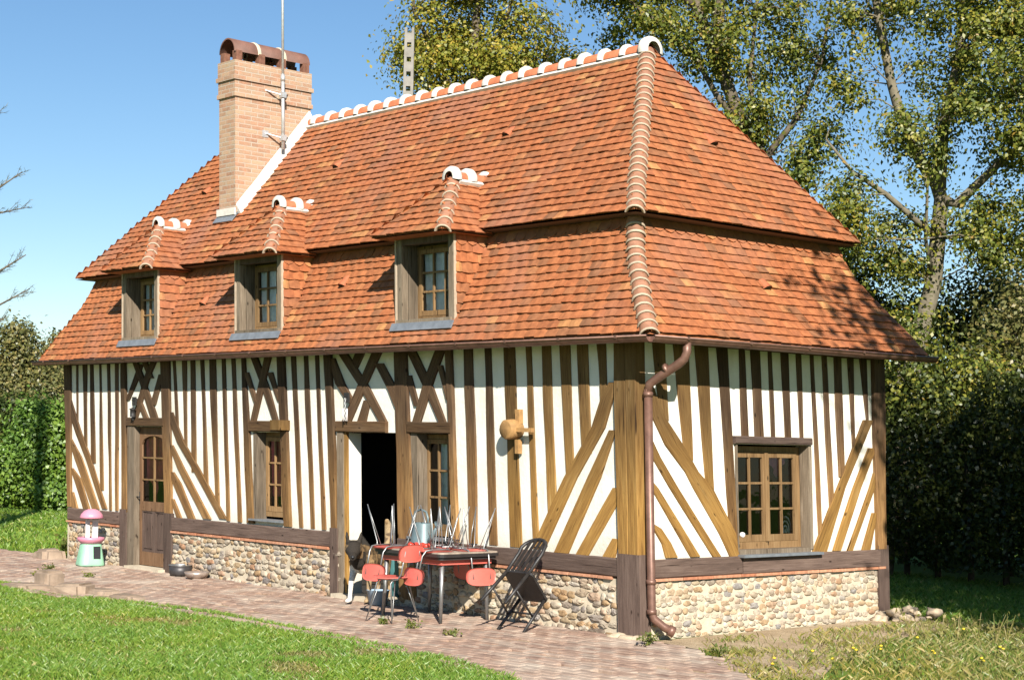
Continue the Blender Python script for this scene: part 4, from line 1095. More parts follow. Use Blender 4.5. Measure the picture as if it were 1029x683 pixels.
def make_chair(label):
    ch=thing('red_chair',label,'chair',group='red kitchen chairs at the terrace table')
    def shell(w,h,c,axis,bend,t=.010,pw=3.2):
        mb=MB(); n=28; rings=6; vs=[]
        def P(u,v):
            if axis=='z': return (c[0]+u,c[1]+v,c[2]+bend*(-(u/w)**2)+.012*(v/h)**2)
            return (c[0]+u,c[1]+bend*(1-(u/w)**2)+.12*v,c[2]+v)
        for side in (0,1):
            for r in range(rings+1):
                f=r/rings
                for k in range(n):
                    a=2*math.pi*k/n; q=(abs(math.cos(a))**pw+abs(math.sin(a))**pw)**(-1/pw)
                    p=list(P(w*f*q*math.cos(a),h*f*q*math.sin(a)))
                    if axis=='z': p[2]-=t*side
                    else: p[1]+=t*side
                    vs.append(tuple(p))
        fs=[]
        for side in (0,1):
            o=side*(rings+1)*n
            for r in range(rings):
                for k in range(n): fs.append((o+r*n+k,o+r*n+(k+1)%n,o+(r+1)*n+(k+1)%n,o+(r+1)*n+k))
        o=rings*n; o2=o+(rings+1)*n
        for k in range(n): fs.append((o+k,o+(k+1)%n,o2+(k+1)%n,o2+k))
        mb.add(vs,fs); mb.sm=[True]*len(mb.f); return mb
    build(shell(.185,.185,(0,0,.455),'z',.0),'seat',M['red'],ch)
    build(shell(.185,.092,(0,.245,.715),'y',.03),'backrest',M['red'],ch)
    mb=MB()
    for sx in (-1,1): mb.tube([(sx*.13,-.10,.437),(sx*.125,.12,.435),(sx*.12,.185,.445),(sx*.11,.225,.50),(sx*.105,.275,.74)],.0085,8)
    mb.tube([(-.13,-.06,.436),(.13,-.06,.436)],.008,8); build(mb,'back_frame',M['steel'],ch)
    for sx in (-1,1):
        for y0,y1 in ((-.10,-.185),(.10,.195)):
            mb=MB(); mb.tube([(sx*.11,y0+.02,.437),(sx*.135,y0,.40),(sx*.20,y1,0)],[.0075,.007,.0055],8); mb.tube([(sx*.07,y0,.437),(sx*.20,y1,.004)],.0045,6); build(mb,'leg',M['steel'],ch)
    return ch
c0=make_chair('upright red chair standing in front of the table among the upturned ones')
c0.location=(-2.52,-1.16,TZ); c0.rotation_euler=(0,0,R_(-82))
top=.731+TZ+.457
for lab,(x,y,rz) in (('upturned red chair on the table nearest the dog, back hanging over the front edge',(-2.96,-.84,4)),
                     ('upturned red chair at the near right table corner, back hanging over the front edge',(-2.26,-.82,-5)),
                     ('upturned red chair whose back hangs over the table end by the black chair',(-2.2,-.40,82)),
                     ('upturned red chair at the wall side of the table beside the window',(-2.62,-.40,172))):
    c=copy_tree(c0); c['label']=lab; c.location=(x,y,top); c.rotation_euler=(math.pi,0,R_(rz))

# dark wooden chair tipped against the wall
bc=thing('wooden_chair','black wooden chair with a slatted bow back tipped forward against the plinth','chair',(-1.19,-.80,.175),(R_(-50),0,R_(4)))
mb=MB(); slab(mb,.20,.20,.43,.455,.05); build(mb,'seat',M['black_paint'],bc)
mb=MB()
arch=[(-.155,-.19,.44),(-.16,-.215,.70)]+[(-.16*math.cos(t),-.235,.76+.13*math.sin(t)) for t in [math.pi*k/8 for k in range(0,9)]]+[(.16,-.215,.70),(.155,-.19,.44)]
mb.tube(arch,.019,8); build(mb,'bow',M['black_paint'],bc)
for k in range(4):
    x=-.095+.063*k; mb=MB(); mb.bar((x*.95,-.19,.455),(x,-.235,.76+.13*math.sqrt(1-(x/.16)**2)-.01),.03,.012,(1,0,0)); build(mb,'slat',M['black_paint'],bc)
for sx in (-1,1):
    mb=MB(); mb.tube([(sx*.155,-.19,.44),(sx*.17,-.20,.0)],[.02,.016],8); build(mb,'leg',M['black_paint'],bc)
    mb=MB(); mb.tube([(sx*.165,.17,.435),(sx*.18,.20,.0)],[.019,.015],8); build(mb,'leg',M['black_paint'],bc)
mb=MB()
for sx in (-1,1): mb.tube([(sx*.165,-.195,.2),(sx*.172,.185,.2)],.011,6)
mb.tube([(-.17,.19,.25),(.17,.19,.25)],.011,6); build(mb,'stretcher',M['black_paint'],bc)

# watering can
wc=thing('watering_can','blue grey watering can with a tall hoop handle standing on the table','watering can',(-2.88,-.50,.731+TZ))
mb=MB(); mb.lathe([(0,0),(.135,0),(.14,.012),(.132,.02),(.118,.25),(.112,.262),(.106,.25),(.12,.02),(0,.015)],n=28,sx=1.05,sy=.85); build(mb,'body',M['can'],wc)
mb=MB(); mb.tube([(-.125,0,.06),(-.165,0,.18),(-.165,0,.29),(-.12,0,.375),(-.02,0,.405),(.07,0,.38),(.10,0,.32),(.108,0,.25)],.012,8); build(mb,'handle',M['can'],wc)
mb=MB(); mb.tube([(.115,0,.05),(.19,0,.13),(.265,0,.235)],[.03,.024,.018],10); mb.tube([(.255,0,.22),(.285,0,.262)],[.018,.05],14); build(mb,'spout',M['can'],wc)
# tomatoes on a tray
tr=thing('tray','shallow brown tray of fruit on the front edge of the table','tray',(-2.62,-.72,.731+TZ))
mb=MB(); mb.lathe([(0,.004),(.19,.004),(.205,.022),(.21,.02),(.195,0),(0,0)],n=26,sx=1,sy=.62); build(mb,'tray_body',M['tin'],tr)
tm=[(-.10,.02),(-.05,-.05),(-.01,.04),(.04,-.03),(.08,.03),(.12,-.02),(-.13,-.03)]
for k,(x,y) in enumerate(tm):
    mb=MB(); mb.blob((0,0,.0),(.036,.036,.03),2,.05,k); t=mb.build('tomato',M['tomato'],origin=(0,0,0)); t.location=(-2.62+x,-.72+y,.731+TZ+.035)
    tag(t,'red tomato lying in the brown tray on the table','tomato','tomatoes in the tray')
# dish rack like dark box by the window
mb=MB(); slab(mb,.13,.09,0,.012,.02); 
for k in range(6): mb.bar((-.11+.044*k,-.08,.012),(-.11+.044*k,.08,.08),.008,.006)
mb.bar((-.12,.08,.08),(.12,.08,.08),.01,.008); mb.bar((-.12,-.08,.02),(.12,-.08,.02),.01,.008)
rk=mb.build('dish_rack',M['iron'],origin=(0,0,0)); rk.location=(-2.72,-.27,.731+TZ); tag(rk,'dark wire rack on the table below the window','rack')

# toy kitchen stand
toy=thing('toy_kitchen','pink and green plastic toy stand with a domed pink roof beside the front door','toy',(-10.60,-.40,TZ),(0,0,R_(78)))
toy.scale=(.68,.68,.84)
mb=MB(); mb.lathe([(0,.0),(.27,.0),(.275,.02),(.265,.05),(.20,.36),(.19,.365),(0,.366)],n=32,power=4); build(mb,'base',M['mint'],toy)
mb=MB()
def facequad(a0,a1,z0,z1,off):
    vs=[]
    for z in (z0,z1):
        r=.265+(.20-.265)*(z-.05)/.31
        for a in (a0,a1): vs.append((a,-r*1.0-off,z))
    return vs
v=facequad(.0,.15,.12,.33,.002); v2=[(x,y+.06,z) for x,y,z in v]; mb.add(v+v2,[(0,1,3,2),(0,1,5,4),(1,3,7,5),(3,2,6,7),(2,0,4,6)]); build(mb,'oven_opening',M['black_plastic'],toy)
mb=MB(); mb.lathe([(0,.367),(.20,.367),(.27,.42),(.285,.45),(.28,.475),(.24,.48),(.22,.44),(0,.43)],n=32); build(mb,'basin',M['pink'],toy)
for x,w in ((-.06,.045),(.10,.075)):
    mb=MB(); mb.box(x-w/2-.02,x+w/2+.02,.04,.10,.43,.80); build(mb,'post',M['white_plastic'],toy)
mb=MB(); mb.lathe([(.0,.80),(.235,.80),(.25,.815),(.22,.87),(.16,.925),(.08,.955),(0,.96)],n=28); build(mb,'dome_roof',M['pink'],toy)
mb=MB(); mb.box(-.15,-.13,.05,.07,.55,.66); build(mb,'hook',M['black_plastic'],toy)
# bowls
pn=thing('cooking_pot','blackened cooking pot with a bright rim standing by the plinth','pot',(-8.50,-.16,TZ))
mb=MB(); mb.lathe([(0,0),(.13,0),(.15,.03),(.155,.13),(.15,.13),(.14,.035),(0,.02)],n=26); build(mb,'pot_body',M['pan'],pn)
mb=MB(); mb.lathe([(.150,.131),(.162,.134),(.163,.146),(.151,.146),(.150,.131)],n=26); build(mb,'rim',M['steel'],pn)
bo=MB(); bo.lathe([(0,0),(.12,0),(.15,.045),(.17,.085),(.163,.085),(.14,.05),(0,.015)],n=26); bo=bo.build('feeding_bowl',M['tin'],origin=(0,0,0)); bo.location=(-7.98,-.22,TZ); tag(bo,'wide dull metal bowl beside the blackened pot','bowl')
bp=MB(); bp.lathe([(0,0),(.10,0),(.13,.16),(.14,.165),(.125,.165),(.095,.02),(0,.02)],n=24); bp=bp.build('blue_pail',M['bluepail'],origin=(0,0,0)); bp.location=(-3.98,-.24,TZ); tag(bp,'pale blue plastic pail behind the dog at the doorway','pail')
tb=MB(); tb.lathe([(0,0),(.17,0),(.20,.50),(.215,.51),(.19,.51),(.16,.03),(0,.03)],n=26); tb=tb.build('laundry_tub',M['teal'],origin=(0,0,0)); tb.location=(-4.58,.52,.031); tag(tb,'teal plastic tub just inside the open doorway','tub')

# ---------------------------------------------------------------- dog
def rounded(pts,mb,n=14):
    """pts: (pos, rx, rz) loft with elliptical rings perpendicular to the path"""
    P=[Vector(p[0]) for p in pts]; vs=[]
    for i,p in enumerate(P):
        d=(P[min(i+1,len(P)-1)]-P[max(i-1,0)]).normalized()
        s=d.cross(Vector((0,0,1)))
        s=s.normalized() if s.length>.2 else Vector((0,1,0))
        if i==0: s0=s
        if s.dot(s0)<0: s=-s
        s0=s
        u=s.cross(d).normalized()
        for k in range(n):
            t=2*math.pi*k/n; vs.append(tuple(p+s*math.cos(t)*pts[i][1]+u*math.sin(t)*pts[i][2]))
    fs=[(i*n+k,i*n+(k+1)%n,(i+1)*n+(k+1)%n,(i+1)*n+k) for i in range(len(P)-1) for k in range(n)]+[tuple(range(n))[::-1],tuple((len(P)-1)*n+k for k in range(n))]
    mb.add(vs,fs)
def make_dog():
    # local frame: +x = nose direction, z up
    mb=MB()
    rounded([((-.37,0,.46),.055,.06),((-.33,0,.475),.10,.10),((-.22,0,.48),.115,.125),((-.08,0,.475),.11,.115),((.06,0,.46),.125,.15),((.18,0,.47),.125,.165),((.27,0,.50),.10,.13),((.33,0,.54),.07,.09)],mb,18)   # trunk
    rounded([((.20,0,.49),.10,.12),((.31,0,.53),.088,.10),((.38,0,.565),.08,.085),((.42,0,.58),.065,.07)],mb)     # neck
    h0=len(mb.v)
    rounded([((.33,0,.66),.05,.05),((.38,0,.675),.082,.078),((.43,0,.67),.082,.072),((.48,0,.65),.062,.055),((.53,0,.63),.042,.04),((.59,0,.62),.036,.034),((.615,0,.62),.025,.024)],mb)   # head and muzzle
    for s in (-1,1):
        rounded([((.37,s*.05,.72),.026,.034),((.365,s*.062,.77),.020,.026),((.36,s*.068,.825),.006,.008)],mb,8)   # ears
    h1=len(mb.v)
    for s in (-1,1):
        # front legs
        x0=.20 if s>0 else .23
        fx=.06 if s<0 else -.02
        rounded([((x0-.02,s*.09,.46),.055,.07),((x0-.03,s*.095,.34),.042,.05),((x0+fx*.6,s*.09,.21),.030,.032),((x0+fx,s*.085,.09),.024,.025),((x0+fx+.005,s*.085,.035),.028,.028)],mb,10)
        rounded([((x0+fx-.01,s*.085,.03),.030,.026),((x0+fx+.04,s*.085,.026),.034,.026),((x0+fx+.075,s*.085,.02),.024,.018)],mb,10)
        # hind legs: knee forward, hock back
        dx=.03*s
        rounded([((-.28+dx,s*.075,.46),.06,.10),((-.24+dx,s*.09,.35),.055,.075),((-.23+dx,s*.09,.27),.04,.05),((-.33+dx,s*.085,.19),.026,.030),((-.36+dx,s*.085,.155),.024,.026),((-.345+dx,s*.085,.06),.021,.023),((-.34+dx,s*.085,.03),.026,.024)],mb,10)
        rounded([((-.35+dx,s*.085,.026),.026,.024),((-.30+dx,s*.085,.024),.031,.024),((-.265+dx,s*.085,.018),.022,.016)],mb,10)
    # tail carried up
    rounded([((-.35,0,.49),.045,.045),((-.42,0,.56),.045,.045),((-.45,0,.68),.05,.05),((-.43,0,.80),.045,.045),((-.38,0,.88),.022,.022)],mb,12)
    hd=Matrix.Translation((.40,0,.585)) @ Matrix.Rotation(R_(26),4,'Z') @ Matrix.Rotation(R_(6),4,'Y') @ Matrix.Scale(1.16,4) @ Matrix.Translation((-.37,0,-.66))
    mb.v[h0:h1]=[tuple(hd @ Vector(p)) for p in mb.v[h0:h1]]
    me=bpy.data.meshes.new('dog'); me.from_pydata(mb.v,[],mb.f); ob=bpy.data.objects.new('dog',me); COL.objects.link(ob)
    r=ob.modifiers.new('r','REMESH'); r.mode='VOXEL'; r.voxel_size=.009
    s=ob.modifiers.new('s','SMOOTH'); s.factor=.5; s.iterations=5
    dg=bpy.context.evaluated_depsgraph_get(); me2=bpy.data.meshes.new_from_object(ob.evaluated_get(dg)); ob.modifiers.clear(); ob.data=me2
    me2.polygons.foreach_set('use_smooth',[True]*len(me2.polygons))
    ca=me2.color_attributes.new('coat','FLOAT_COLOR','POINT'); buf=[]
    hi=hd.inverted()
    for v in me2.vertices:
        x,y,z=(hi @ v.co if (v.co.x>.33 and v.co.z>.49) else v.co); n=noise.noise(v.co*14)*.5+noise.noise(v.co*40)*.3
        tan=(.30,.19,.09); dark=(.035,.028,.022); white=(.72,.68,.60); c=tan
        brind=.5+.5*math.sin(x*55+n*7)
        c=tuple(a*(1-.75*brind)+b_*.75*brind for a,b_ in zip(tan,dark))
        if z>.52 and x<.3 and x>-.36: c=tuple(k*.6 for k in c)
        if x>.30 and z>.5:                                             # head: dark mask, tan cheeks
            c=dark if (x>.455+n*.04 or z>.71+n*.02) else tuple(a*.55+b_*.45 for a,b_ in zip(dark,tan))
            if abs(y)>.055 and z<.68 and x<.45: c=(.24,.15,.075)
        if z<.36+n*.05: c=(.36,.25,.14)
        if x>.1 and y<0 and z<.40+n*.05: c=white
        if x>.28 and z<.56 and z>.36: c=dark
        if x<-.38 and z>.52: c=(.38,.27,.15) if n>-.25 else (.15,.1,.06)
        buf.extend((*c,1))
    ca.data.foreach_set('color',buf)
    mt,t,b=newmat('dog_coat'); a=N(t,'ShaderNodeVertexColor'); a.layer_name='coat'
    fur=noi(t,1,5,mapping(t,objc(t),(160,160,60)))
    t.links.new(mixc(t,1,a.outputs[0],ramp(t,fur,[(.3,(.6,.6,.6)),(.7,(1.2,1.2,1.2))]),'MULTIPLY'),b.inputs['Base Color']); b.inputs['Roughness'].default_value=.75; b.inputs['Specular IOR Level'].default_value=.2
    bump(t,b,fur,.6,.006); me2.materials.clear(); me2.materials.append(mt)
    for s in (-1,1):
        e=MB(); e.blob(tuple(hd @ Vector((.462,s*.046,.69))),(.013,.013,.013),2,0,1); build(e,'eye',M['black_plastic'],ob)
    e=MB(); e.blob(tuple(hd @ Vector((.613,0,.63))),(.021,.024,.019),2,.05,2); build(e,'nose',M['black_plastic'],ob)
    return ob
dog=make_dog()
dog.location=(-4.28,-.14,TZ+.008); dog.rotation_euler=(0,0,R_(-64)); dog.scale=(1.06,)*3
tag(dog,'brindle shepherd dog with one white foreleg standing beside the open doorway','dog')

# ---------------------------------------------------------------- stones along the terrace edge
for k,(px,py,rx,ry,rz,lab) in enumerate(((28,592,.34,.22,.05,'flat tan slab at the left end of the terrace edge'),(50,590,.17,.13,.13,'grey upright block between two tan edge slabs'),(72,597,.24,.17,.08,'tan angular slab right of the grey block'),
    (100,598,.28,.14,.05,'low tan edging slab sunk in the grass, right of the angular slab'),(49,562,.26,.18,.10,'rounded tan boulder near the left house corner'),(130,603,.26,.12,.045,'thin edging slab farthest right along the lawn edge'))):
    d=at(px,py,1)-CAM; g=CAM+d*(-CAM.z/d.z)
    bm=bmesh.new(); bmesh.ops.create_cube(bm,size=2)
    for v in bm.verts: v.co+=Vector([random.uniform(-.25,.25) for _ in range(3)])
    bmesh.ops.bevel(bm,geom=list(bm.edges),offset=.34,segments=3,affect='EDGES'); bmesh.ops.subdivide_edges(bm,edges=list(bm.edges),cuts=1,use_grid_fill=True)
    for v in bm.verts:
        v.co*=1+.12*noise.noise(v.co*1.6+Vector((k*4,0,0))); v.co.x*=rx; v.co.y*=ry; v.co.z=v.co.z*rz+rz*.55
    me=bpy.data.meshes.new('stone'); bm.to_mesh(me); bm.free(); me.materials.append(M['rock']); o=bpy.data.objects.new('stone',me); COL.objects.link(o); o.location=(g.x,g.y,0); o.rotation_euler=(0,0,random.uniform(-.4,.4)+.25)
    tag(o,lab,'stone','stones edging the terrace')

# ---------------------------------------------------------------- vegetation
nr_=np.random.default_rng(5)
def leaf_quads(cent,size,rng,droop=.3,aspect=.62,out=None):
    n=len(cent); a=rng.normal(size=(n,3)); a[:,2]-=droop
    b=rng.normal(size=(n,3))
    if out is not None:      # blades face outwards and up from their clump
        nm=out/np.maximum(1e-6,np.linalg.norm(out,axis=1))[:,None]+np.array([0,0,.45])+rng.normal(size=(n,3))*.55
        nm/=np.linalg.norm(nm,axis=1)[:,None]; a-=nm*(a*nm).sum(1)[:,None]; a/=np.linalg.norm(a,axis=1)[:,None]; b=np.cross(nm,a)
    else:
        a/=np.linalg.norm(a,axis=1)[:,None]; b-=a*(a*b).sum(1)[:,None]; b/=np.linalg.norm(b,axis=1)[:,None]
    s=(size*rng.uniform(.65,1.3,n))[:,None]; nn=np.cross(a,b)*s*.12
    out=np.empty((n,4,3)); out[:,0]=cent-a*s*.5; out[:,1]=cent+b*s*aspect*.5-a*s*.05+nn; out[:,2]=cent+a*s*.5; out[:,3]=cent-b*s*aspect*.5-a*s*.05+nn
    return out.reshape(-1,3)
def tree(name,label,cat,limbs,blobs,leaf,size,bark,seed,per=60,sig=.42,twig=.02,group=None,flat=.7,thin=1.):
    """limbs: (points, r0, r1); blobs: (centre, radii, clusters) filled with leaf clusters on twigs from the nearest limb"""
    rng=np.random.default_rng(seed); base=Vector(limbs[0][0][0])
    t=thing(name,label,cat,tuple(base),group=group)
    mb=MB(); samples=[]
    for pts,r0,r1 in limbs:
        P=[Vector(p)-base for p in pts]
        # smooth the polyline a little with midpoints and jitter
        Q=[P[0]]
        for a,b_ in zip(P,P[1:]):
            L_=(b_-a).length; k=max(1,int(L_/.8))
            for i in range(1,k+1):
                q=a+(b_-a)*i/k
                if i<k: q=q+Vector(rng.normal(size=3))*min(.05*L_/k,.07)
                Q.append(q)
        n=len(Q); rad=[r0+(r1-r0)*(i/(n-1))**.8 for i in range(n)]
        mb.tube(Q,rad,9); samples+=list(zip(Q,rad))
    SP=np.array([tuple(q) for q,_ in samples]); SR=np.array([r for _,r in samples])
    cents=[]; outs=[]
    for c,rad,nc in blobs:
        nc=int(nc*thin)
        c=np.array(tuple(Vector(c)-base)); rad=np.array(rad)
        d=rng.normal(size=(nc,3)); d/=np.linalg.norm(d,axis=1)[:,None]
        q=c+d*rad*(rng.uniform(.05,1,nc)**.45)[:,None]
        for p in q:
            if p[2]+base.z<.15: continue
            dist=np.linalg.norm(SP-p,axis=1)+np.maximum(0,SP[:,2]-p[2])*.8
            j=int(dist.argmin()); s=Vector(SP[j]); e=Vector(p); mid=s.lerp(e,.5)+Vector((0,0,.06*(e-s).length))+Vector(rng.normal(size=3))*.05*(e-s).length
            r=min(SR[j]*.6,twig*(.6+(e-s).length*.35))
            mb.tube([s,mid,e],[r,r*.6,r*.25],5,cap=False)
            if (e-s).length>.9 and rng.random()<.5:
                SP=np.vstack([SP,np.array(mid)]); SR=np.append(SR,r*.7)
            m_=max(4,int(per*rng.uniform(.45,1.4)))
            g=rng.normal(size=(m_,3))*sig*rng.uniform(.6,1.25)*np.array([1,1,flat])
            along=np.array(e-s)/max(.1,(e-s).length)
            g+=along*rng.uniform(-.8,.4,(m_,1))*sig
            cents.append(p+g); outs.append(g+ (p-c)*.25)
    co=leaf_quads(np.vstack(cents),size,rng,out=np.vstack(outs))
    mb.build('trunk',bark,t,origin=(0,0,0))
    np_mesh('crown',co,4,leaf,t)
    return t
def ground_at(px,depth):
    p=at(px,CY,depth); return Vector((p.x,p.y,0))
# yellowing poplar behind the ridge on the left
D=36.; A=lambda x,y,d=D: at(x,y,d)
tree('poplar_tree','yellowing poplar rising behind the roof ridge, nearest the utility pole','tree',
 [([ground_at(478,D),A(478,300),A(480,150),A(476,60),A(484,-30),A(482,-150)],.30,.03),([A(480,150),A(440,60),A(415,10),A(420,-60)],.10,.02),([A(479,170),A(530,90),A(560,40)],.10,.02),([A(477,110),A(505,30),A(525,-60)],.09,.02),([A(479,190),A(580,110),A(612,80,35)],.09,.02)],
 [(A(478,40),(1.6,1.6,2.4),75),(A(438,45),(.75,1.0,1.6),30),(A(516,62),(.8,1.0,1.4),30),(A(478,-60),(1.3,1.5,1.8),34),(A(575,72),(.7,.8,.8),18),(A(612,75),(.6,.8,.9),12),(A(412,70),(.28,.4,.8),6)],
 M['leaf_yellow'],.095,M['bark'],101,per=210,sig=.27,thin=.8)
# dark poplars behind the hip
D2=33.; B=lambda x,y,d=D2: at(x,y,d)
tree('poplar_tree','dark leaning poplar with twin trunks behind the hipped end of the roof','tree',
 [([ground_at(765,D2),B(762,250),B(748,129),B(724,68),B(700,7),B(680,-80),B(670,-190)],.30,.05),([B(724,68),B(722,20),B(728,-60),B(735,-160)],.16,.03),([ground_at(785,D2),B(775,240),B(766,149),B(753,85),B(760,10),B(775,-90)],.14,.02),
  ([B(768,160),B(800,120),B(826,60),B(838,-20)],.08,.02),([B(700,7),B(650,-30),B(615,-70)],.08,.02),([B(748,129),B(700,60),B(655,20),B(620,-10)],.08,.02)],
 [(B(640,5),(1.1,1.3,1.0),34),(B(700,-40),(1.6,1.8,1.8),48),(B(760,40),(1.0,1.3,1.3),28),(B(745,120),(.9,1.1,1.0),26),(B(797,60),(.7,1.0,1.3),18),(B(815,165),(.7,.9,.8),20),(B(790,-60),(1.5,1.6,1.7),34),(B(830,235),(1.0,1.0,.9),34),(B(600,-45),(.9,1,.9),20),(B(700,60),(.7,.9,.8),12)],
 M['leaf_mid'],.09,M['bark'],102,per=210,sig=.25,thin=.72)
# big poplar at the right
D3=32.; Cc=lambda x,y,d=D3: at(x,y,d)
tree('poplar_tree','tall pale trunked poplar forking at the right edge behind the house','tree',
 [([ground_at(905,D3),Cc(912,400),Cc(924,335),Cc(938,285),Cc(943,235),Cc(946,200),Cc(941,185),Cc(924,160),Cc(904,112),Cc(896,85),Cc(883,17),Cc(870,-60),Cc(862,-160)],.25,.045),
  ([Cc(946,200),Cc(962,205,31.8),Cc(1002,166,31.5),Cc(1035,140,31),Cc(1090,90,31)],.13,.03),([Cc(943,240),Cc(927,227,31.6),Cc(890,195,31.2),Cc(856,172,31),Cc(830,140,31)],.09,.02),
  ([Cc(944,190),Cc(948,130),Cc(965,50),Cc(975,-40),Cc(980,-150)],.13,.03),([Cc(938,285),Cc(930,240,31.5),Cc(932,190,31.2),Cc(925,150,31)],.05,.015),([Cc(965,60),Cc(1010,10),Cc(1050,-40)],.08,.02)],
 [(Cc(960,20),(1.5,1.6,1.7),52),(Cc(1010,60,31),(1.2,1.4,1.5),46),(Cc(1000,130,31),(1.1,1.2,.9),30),(Cc(925,140,31),(.6,1.0,.7),18),(Cc(865,10),(.6,.9,1.0),14),(Cc(860,215,31),(.6,.8,.6),14),(Cc(990,240),(1.1,1.2,1.0),34),(Cc(1040,200),(1.0,1.2,1.4),30),(Cc(940,-60),(2.0,2.0,1.5),46),(Cc(895,250),(.7,.9,.8),24),(Cc(835,100),(.4,.6,.6),7),(Cc(1080,60),(1.6,1.6,2.2),44),(Cc(905,-40),(.8,1,1),14)],
 M['leaf_mid'],.09,M['pale_bark'],103,per=210,sig=.25,thin=.72)
# smaller trees and bushes that close the view on the right
E1=lambda x,y,d: at(x,y,d)
def bush(label,px,depth,blobs,leaf,size,seed,per=80,sig=.3,bark='bark',name='bush',cat='bush',group=None,h=None):
    g=ground_at(px,depth); top=E1(*blobs[0][0])
    lim=[([g,g.lerp(Vector(top),.5),top],.09,.02)]
    for b_ in blobs[1:]:
        q=E1(*b_[0]); lim.append(([g.lerp(Vector(top),.25),g.lerp(q,.7),q],.05,.012))
    return tree(name,label,cat,lim,[(E1(*b_[0]),b_[1],b_[2]) for b_ in blobs],leaf,size,M[bark],seed,per=per,sig=sig,group=group)
bush('pale stemmed elder bush leaning out beside the right end of the eaves',893,25.5,[((915,400,25.5),(.55,.7,.6),26),((950,420,25.5),(.6,.7,.5),26),((905,335,25.5),(.45,.5,.5),18),((985,395,25.5),(.6,.7,.7),28)],M['leaf_mid'],.08,201,per=110,bark='pale_bark')
bush('yellow green bush at the right edge of the picture above the dark hedge',1015,26.5,[((1015,395,26.5),(.8,.9,.9),46),((1030,330,26.5),(.7,.8,.8),30),((985,450,26.5),(.8,.9,.6),36)],M['leaf_olive'],.085,202,per=110)
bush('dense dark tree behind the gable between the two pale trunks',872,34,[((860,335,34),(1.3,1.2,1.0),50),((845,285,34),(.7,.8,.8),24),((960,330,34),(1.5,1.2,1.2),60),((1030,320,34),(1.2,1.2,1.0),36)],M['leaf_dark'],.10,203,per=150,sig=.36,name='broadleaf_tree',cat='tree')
# clipped dark hedge behind the gable
def hedge(label,pts,h,wd,leaf,size,seed,dens,group=None):
    rng=np.random.default_rng(seed); base=Vector((pts[0][0],pts[0][1],0)); t=thing('hedge',label,'hedge',tuple(base),group=group)
    cs=[]; mb=MB()
    for (a,b_) in zip(pts,pts[1:]):
        a=np.array(a);b_=np.array(b_); Ls=np.linalg.norm(b_-a); n=int(Ls*h*dens)
        tt=rng.uniform(0,1,n); z=rng.uniform(.05,1,n)**.85*h; dirv=(b_-a)/Ls; nv=np.array([-dirv[1],dirv[0]])
        bulge=.75+.25*np.sin(tt*Ls*2.1+1)*np.cos(z*2.2)+rng.normal(size=n)*.10
        zz_=z*(1+.10*np.sin(tt*Ls*1.7)+.06*np.sin(tt*Ls*5.1))
        off=np.where(rng.random(n)<.82,1,rng.uniform(-1,1,n))*np.where(rng.random(n)<.6,1,-1)*wd/2*bulge*np.sqrt(np.clip(1-(z/h)**4*.85,0,1))
        xy=a+dirv*(tt*Ls)[:,None]+nv*off[:,None]
        cs.append(np.column_stack([xy-np.array([base.x,base.y]),zz_]))
        k=max(2,int(Ls/.6))
        for i in range(k):
            q=a+(b_-a)*(i+.5)/k; s=Vector((q[0]-base.x,q[1]-base.y,0)); mb.tube([s,s+Vector((rng.normal()*.1,rng.normal()*.1,h*.5)),s+Vector((rng.normal()*.2,rng.normal()*.2,h*.85))],[.05,.03,.01],6)
    co=leaf_quads(np.vstack(cs),size,rng)
    mb.build('stem',M['bark'],t,origin=(0,0,0)); np_mesh('foliage',co,4,leaf,t); return t
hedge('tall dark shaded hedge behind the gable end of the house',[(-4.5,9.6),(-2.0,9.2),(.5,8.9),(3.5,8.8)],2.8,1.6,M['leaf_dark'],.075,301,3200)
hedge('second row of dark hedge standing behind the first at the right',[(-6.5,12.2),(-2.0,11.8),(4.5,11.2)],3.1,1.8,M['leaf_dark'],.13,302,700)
# left background
bush('bright green leafy bush left of the house',48,41,[((46,440,41),(.62,.8,1.0),90),((52,490,41),(.75,.9,.6),70),((25,470,41),(.7,.9,.8),70),((70,450,41),(.5,.7,1.0),50),((80,500,41),(.7,.8,.5),40)],M['leaf_hedge'],.11,401,per=150,sig=.26)
bush('dark rounded shrub at the left edge beside the bright bush',2,42,[((0,440,42),(.6,.8,1.1),60),((-20,480,42),(.9,.9,.9),60),((8,500,42),(.5,.7,.5),30)],M['leaf_dark'],.12,402,per=120,sig=.28)
olive=tree('broadleaf_tree','olive brown tree behind the shrubs at the left edge','tree',[([ground_at(14,52),at(14,420,52),at(14,345,52)],.2,.03),([at(14,420,52),at(-10,370,52)],.08,.02),([at(14,410,52),at(38,380,52)],.08,.02)],
 [(at(14,365,52),(.75,.9,1.0),60),(at(-8,385,52),(.8,.9,.9),45),(at(38,392,52),(.7,.9,.7),50),(at(10,405,52),(1.2,1,.6),50),(at(55,395,52),(.6,.8,.6),30),(at(16,335,52),(.3,.4,.3),10)],M['leaf_olive'],.12,M['bark'],403,per=120,sig=.3)
tree('broadleaf_tree','small reddish tree top just showing above the left end of the eaves','tree',[([ground_at(62,55),at(62,420,55),at(60,340,55)],.15,.02)],[(at(60,350,55),(.35,.5,.5),22),(at(66,385,55),(.7,.8,.8),40)],M['leaf_olive'],.15,M['bark'],404,per=60,sig=.25)
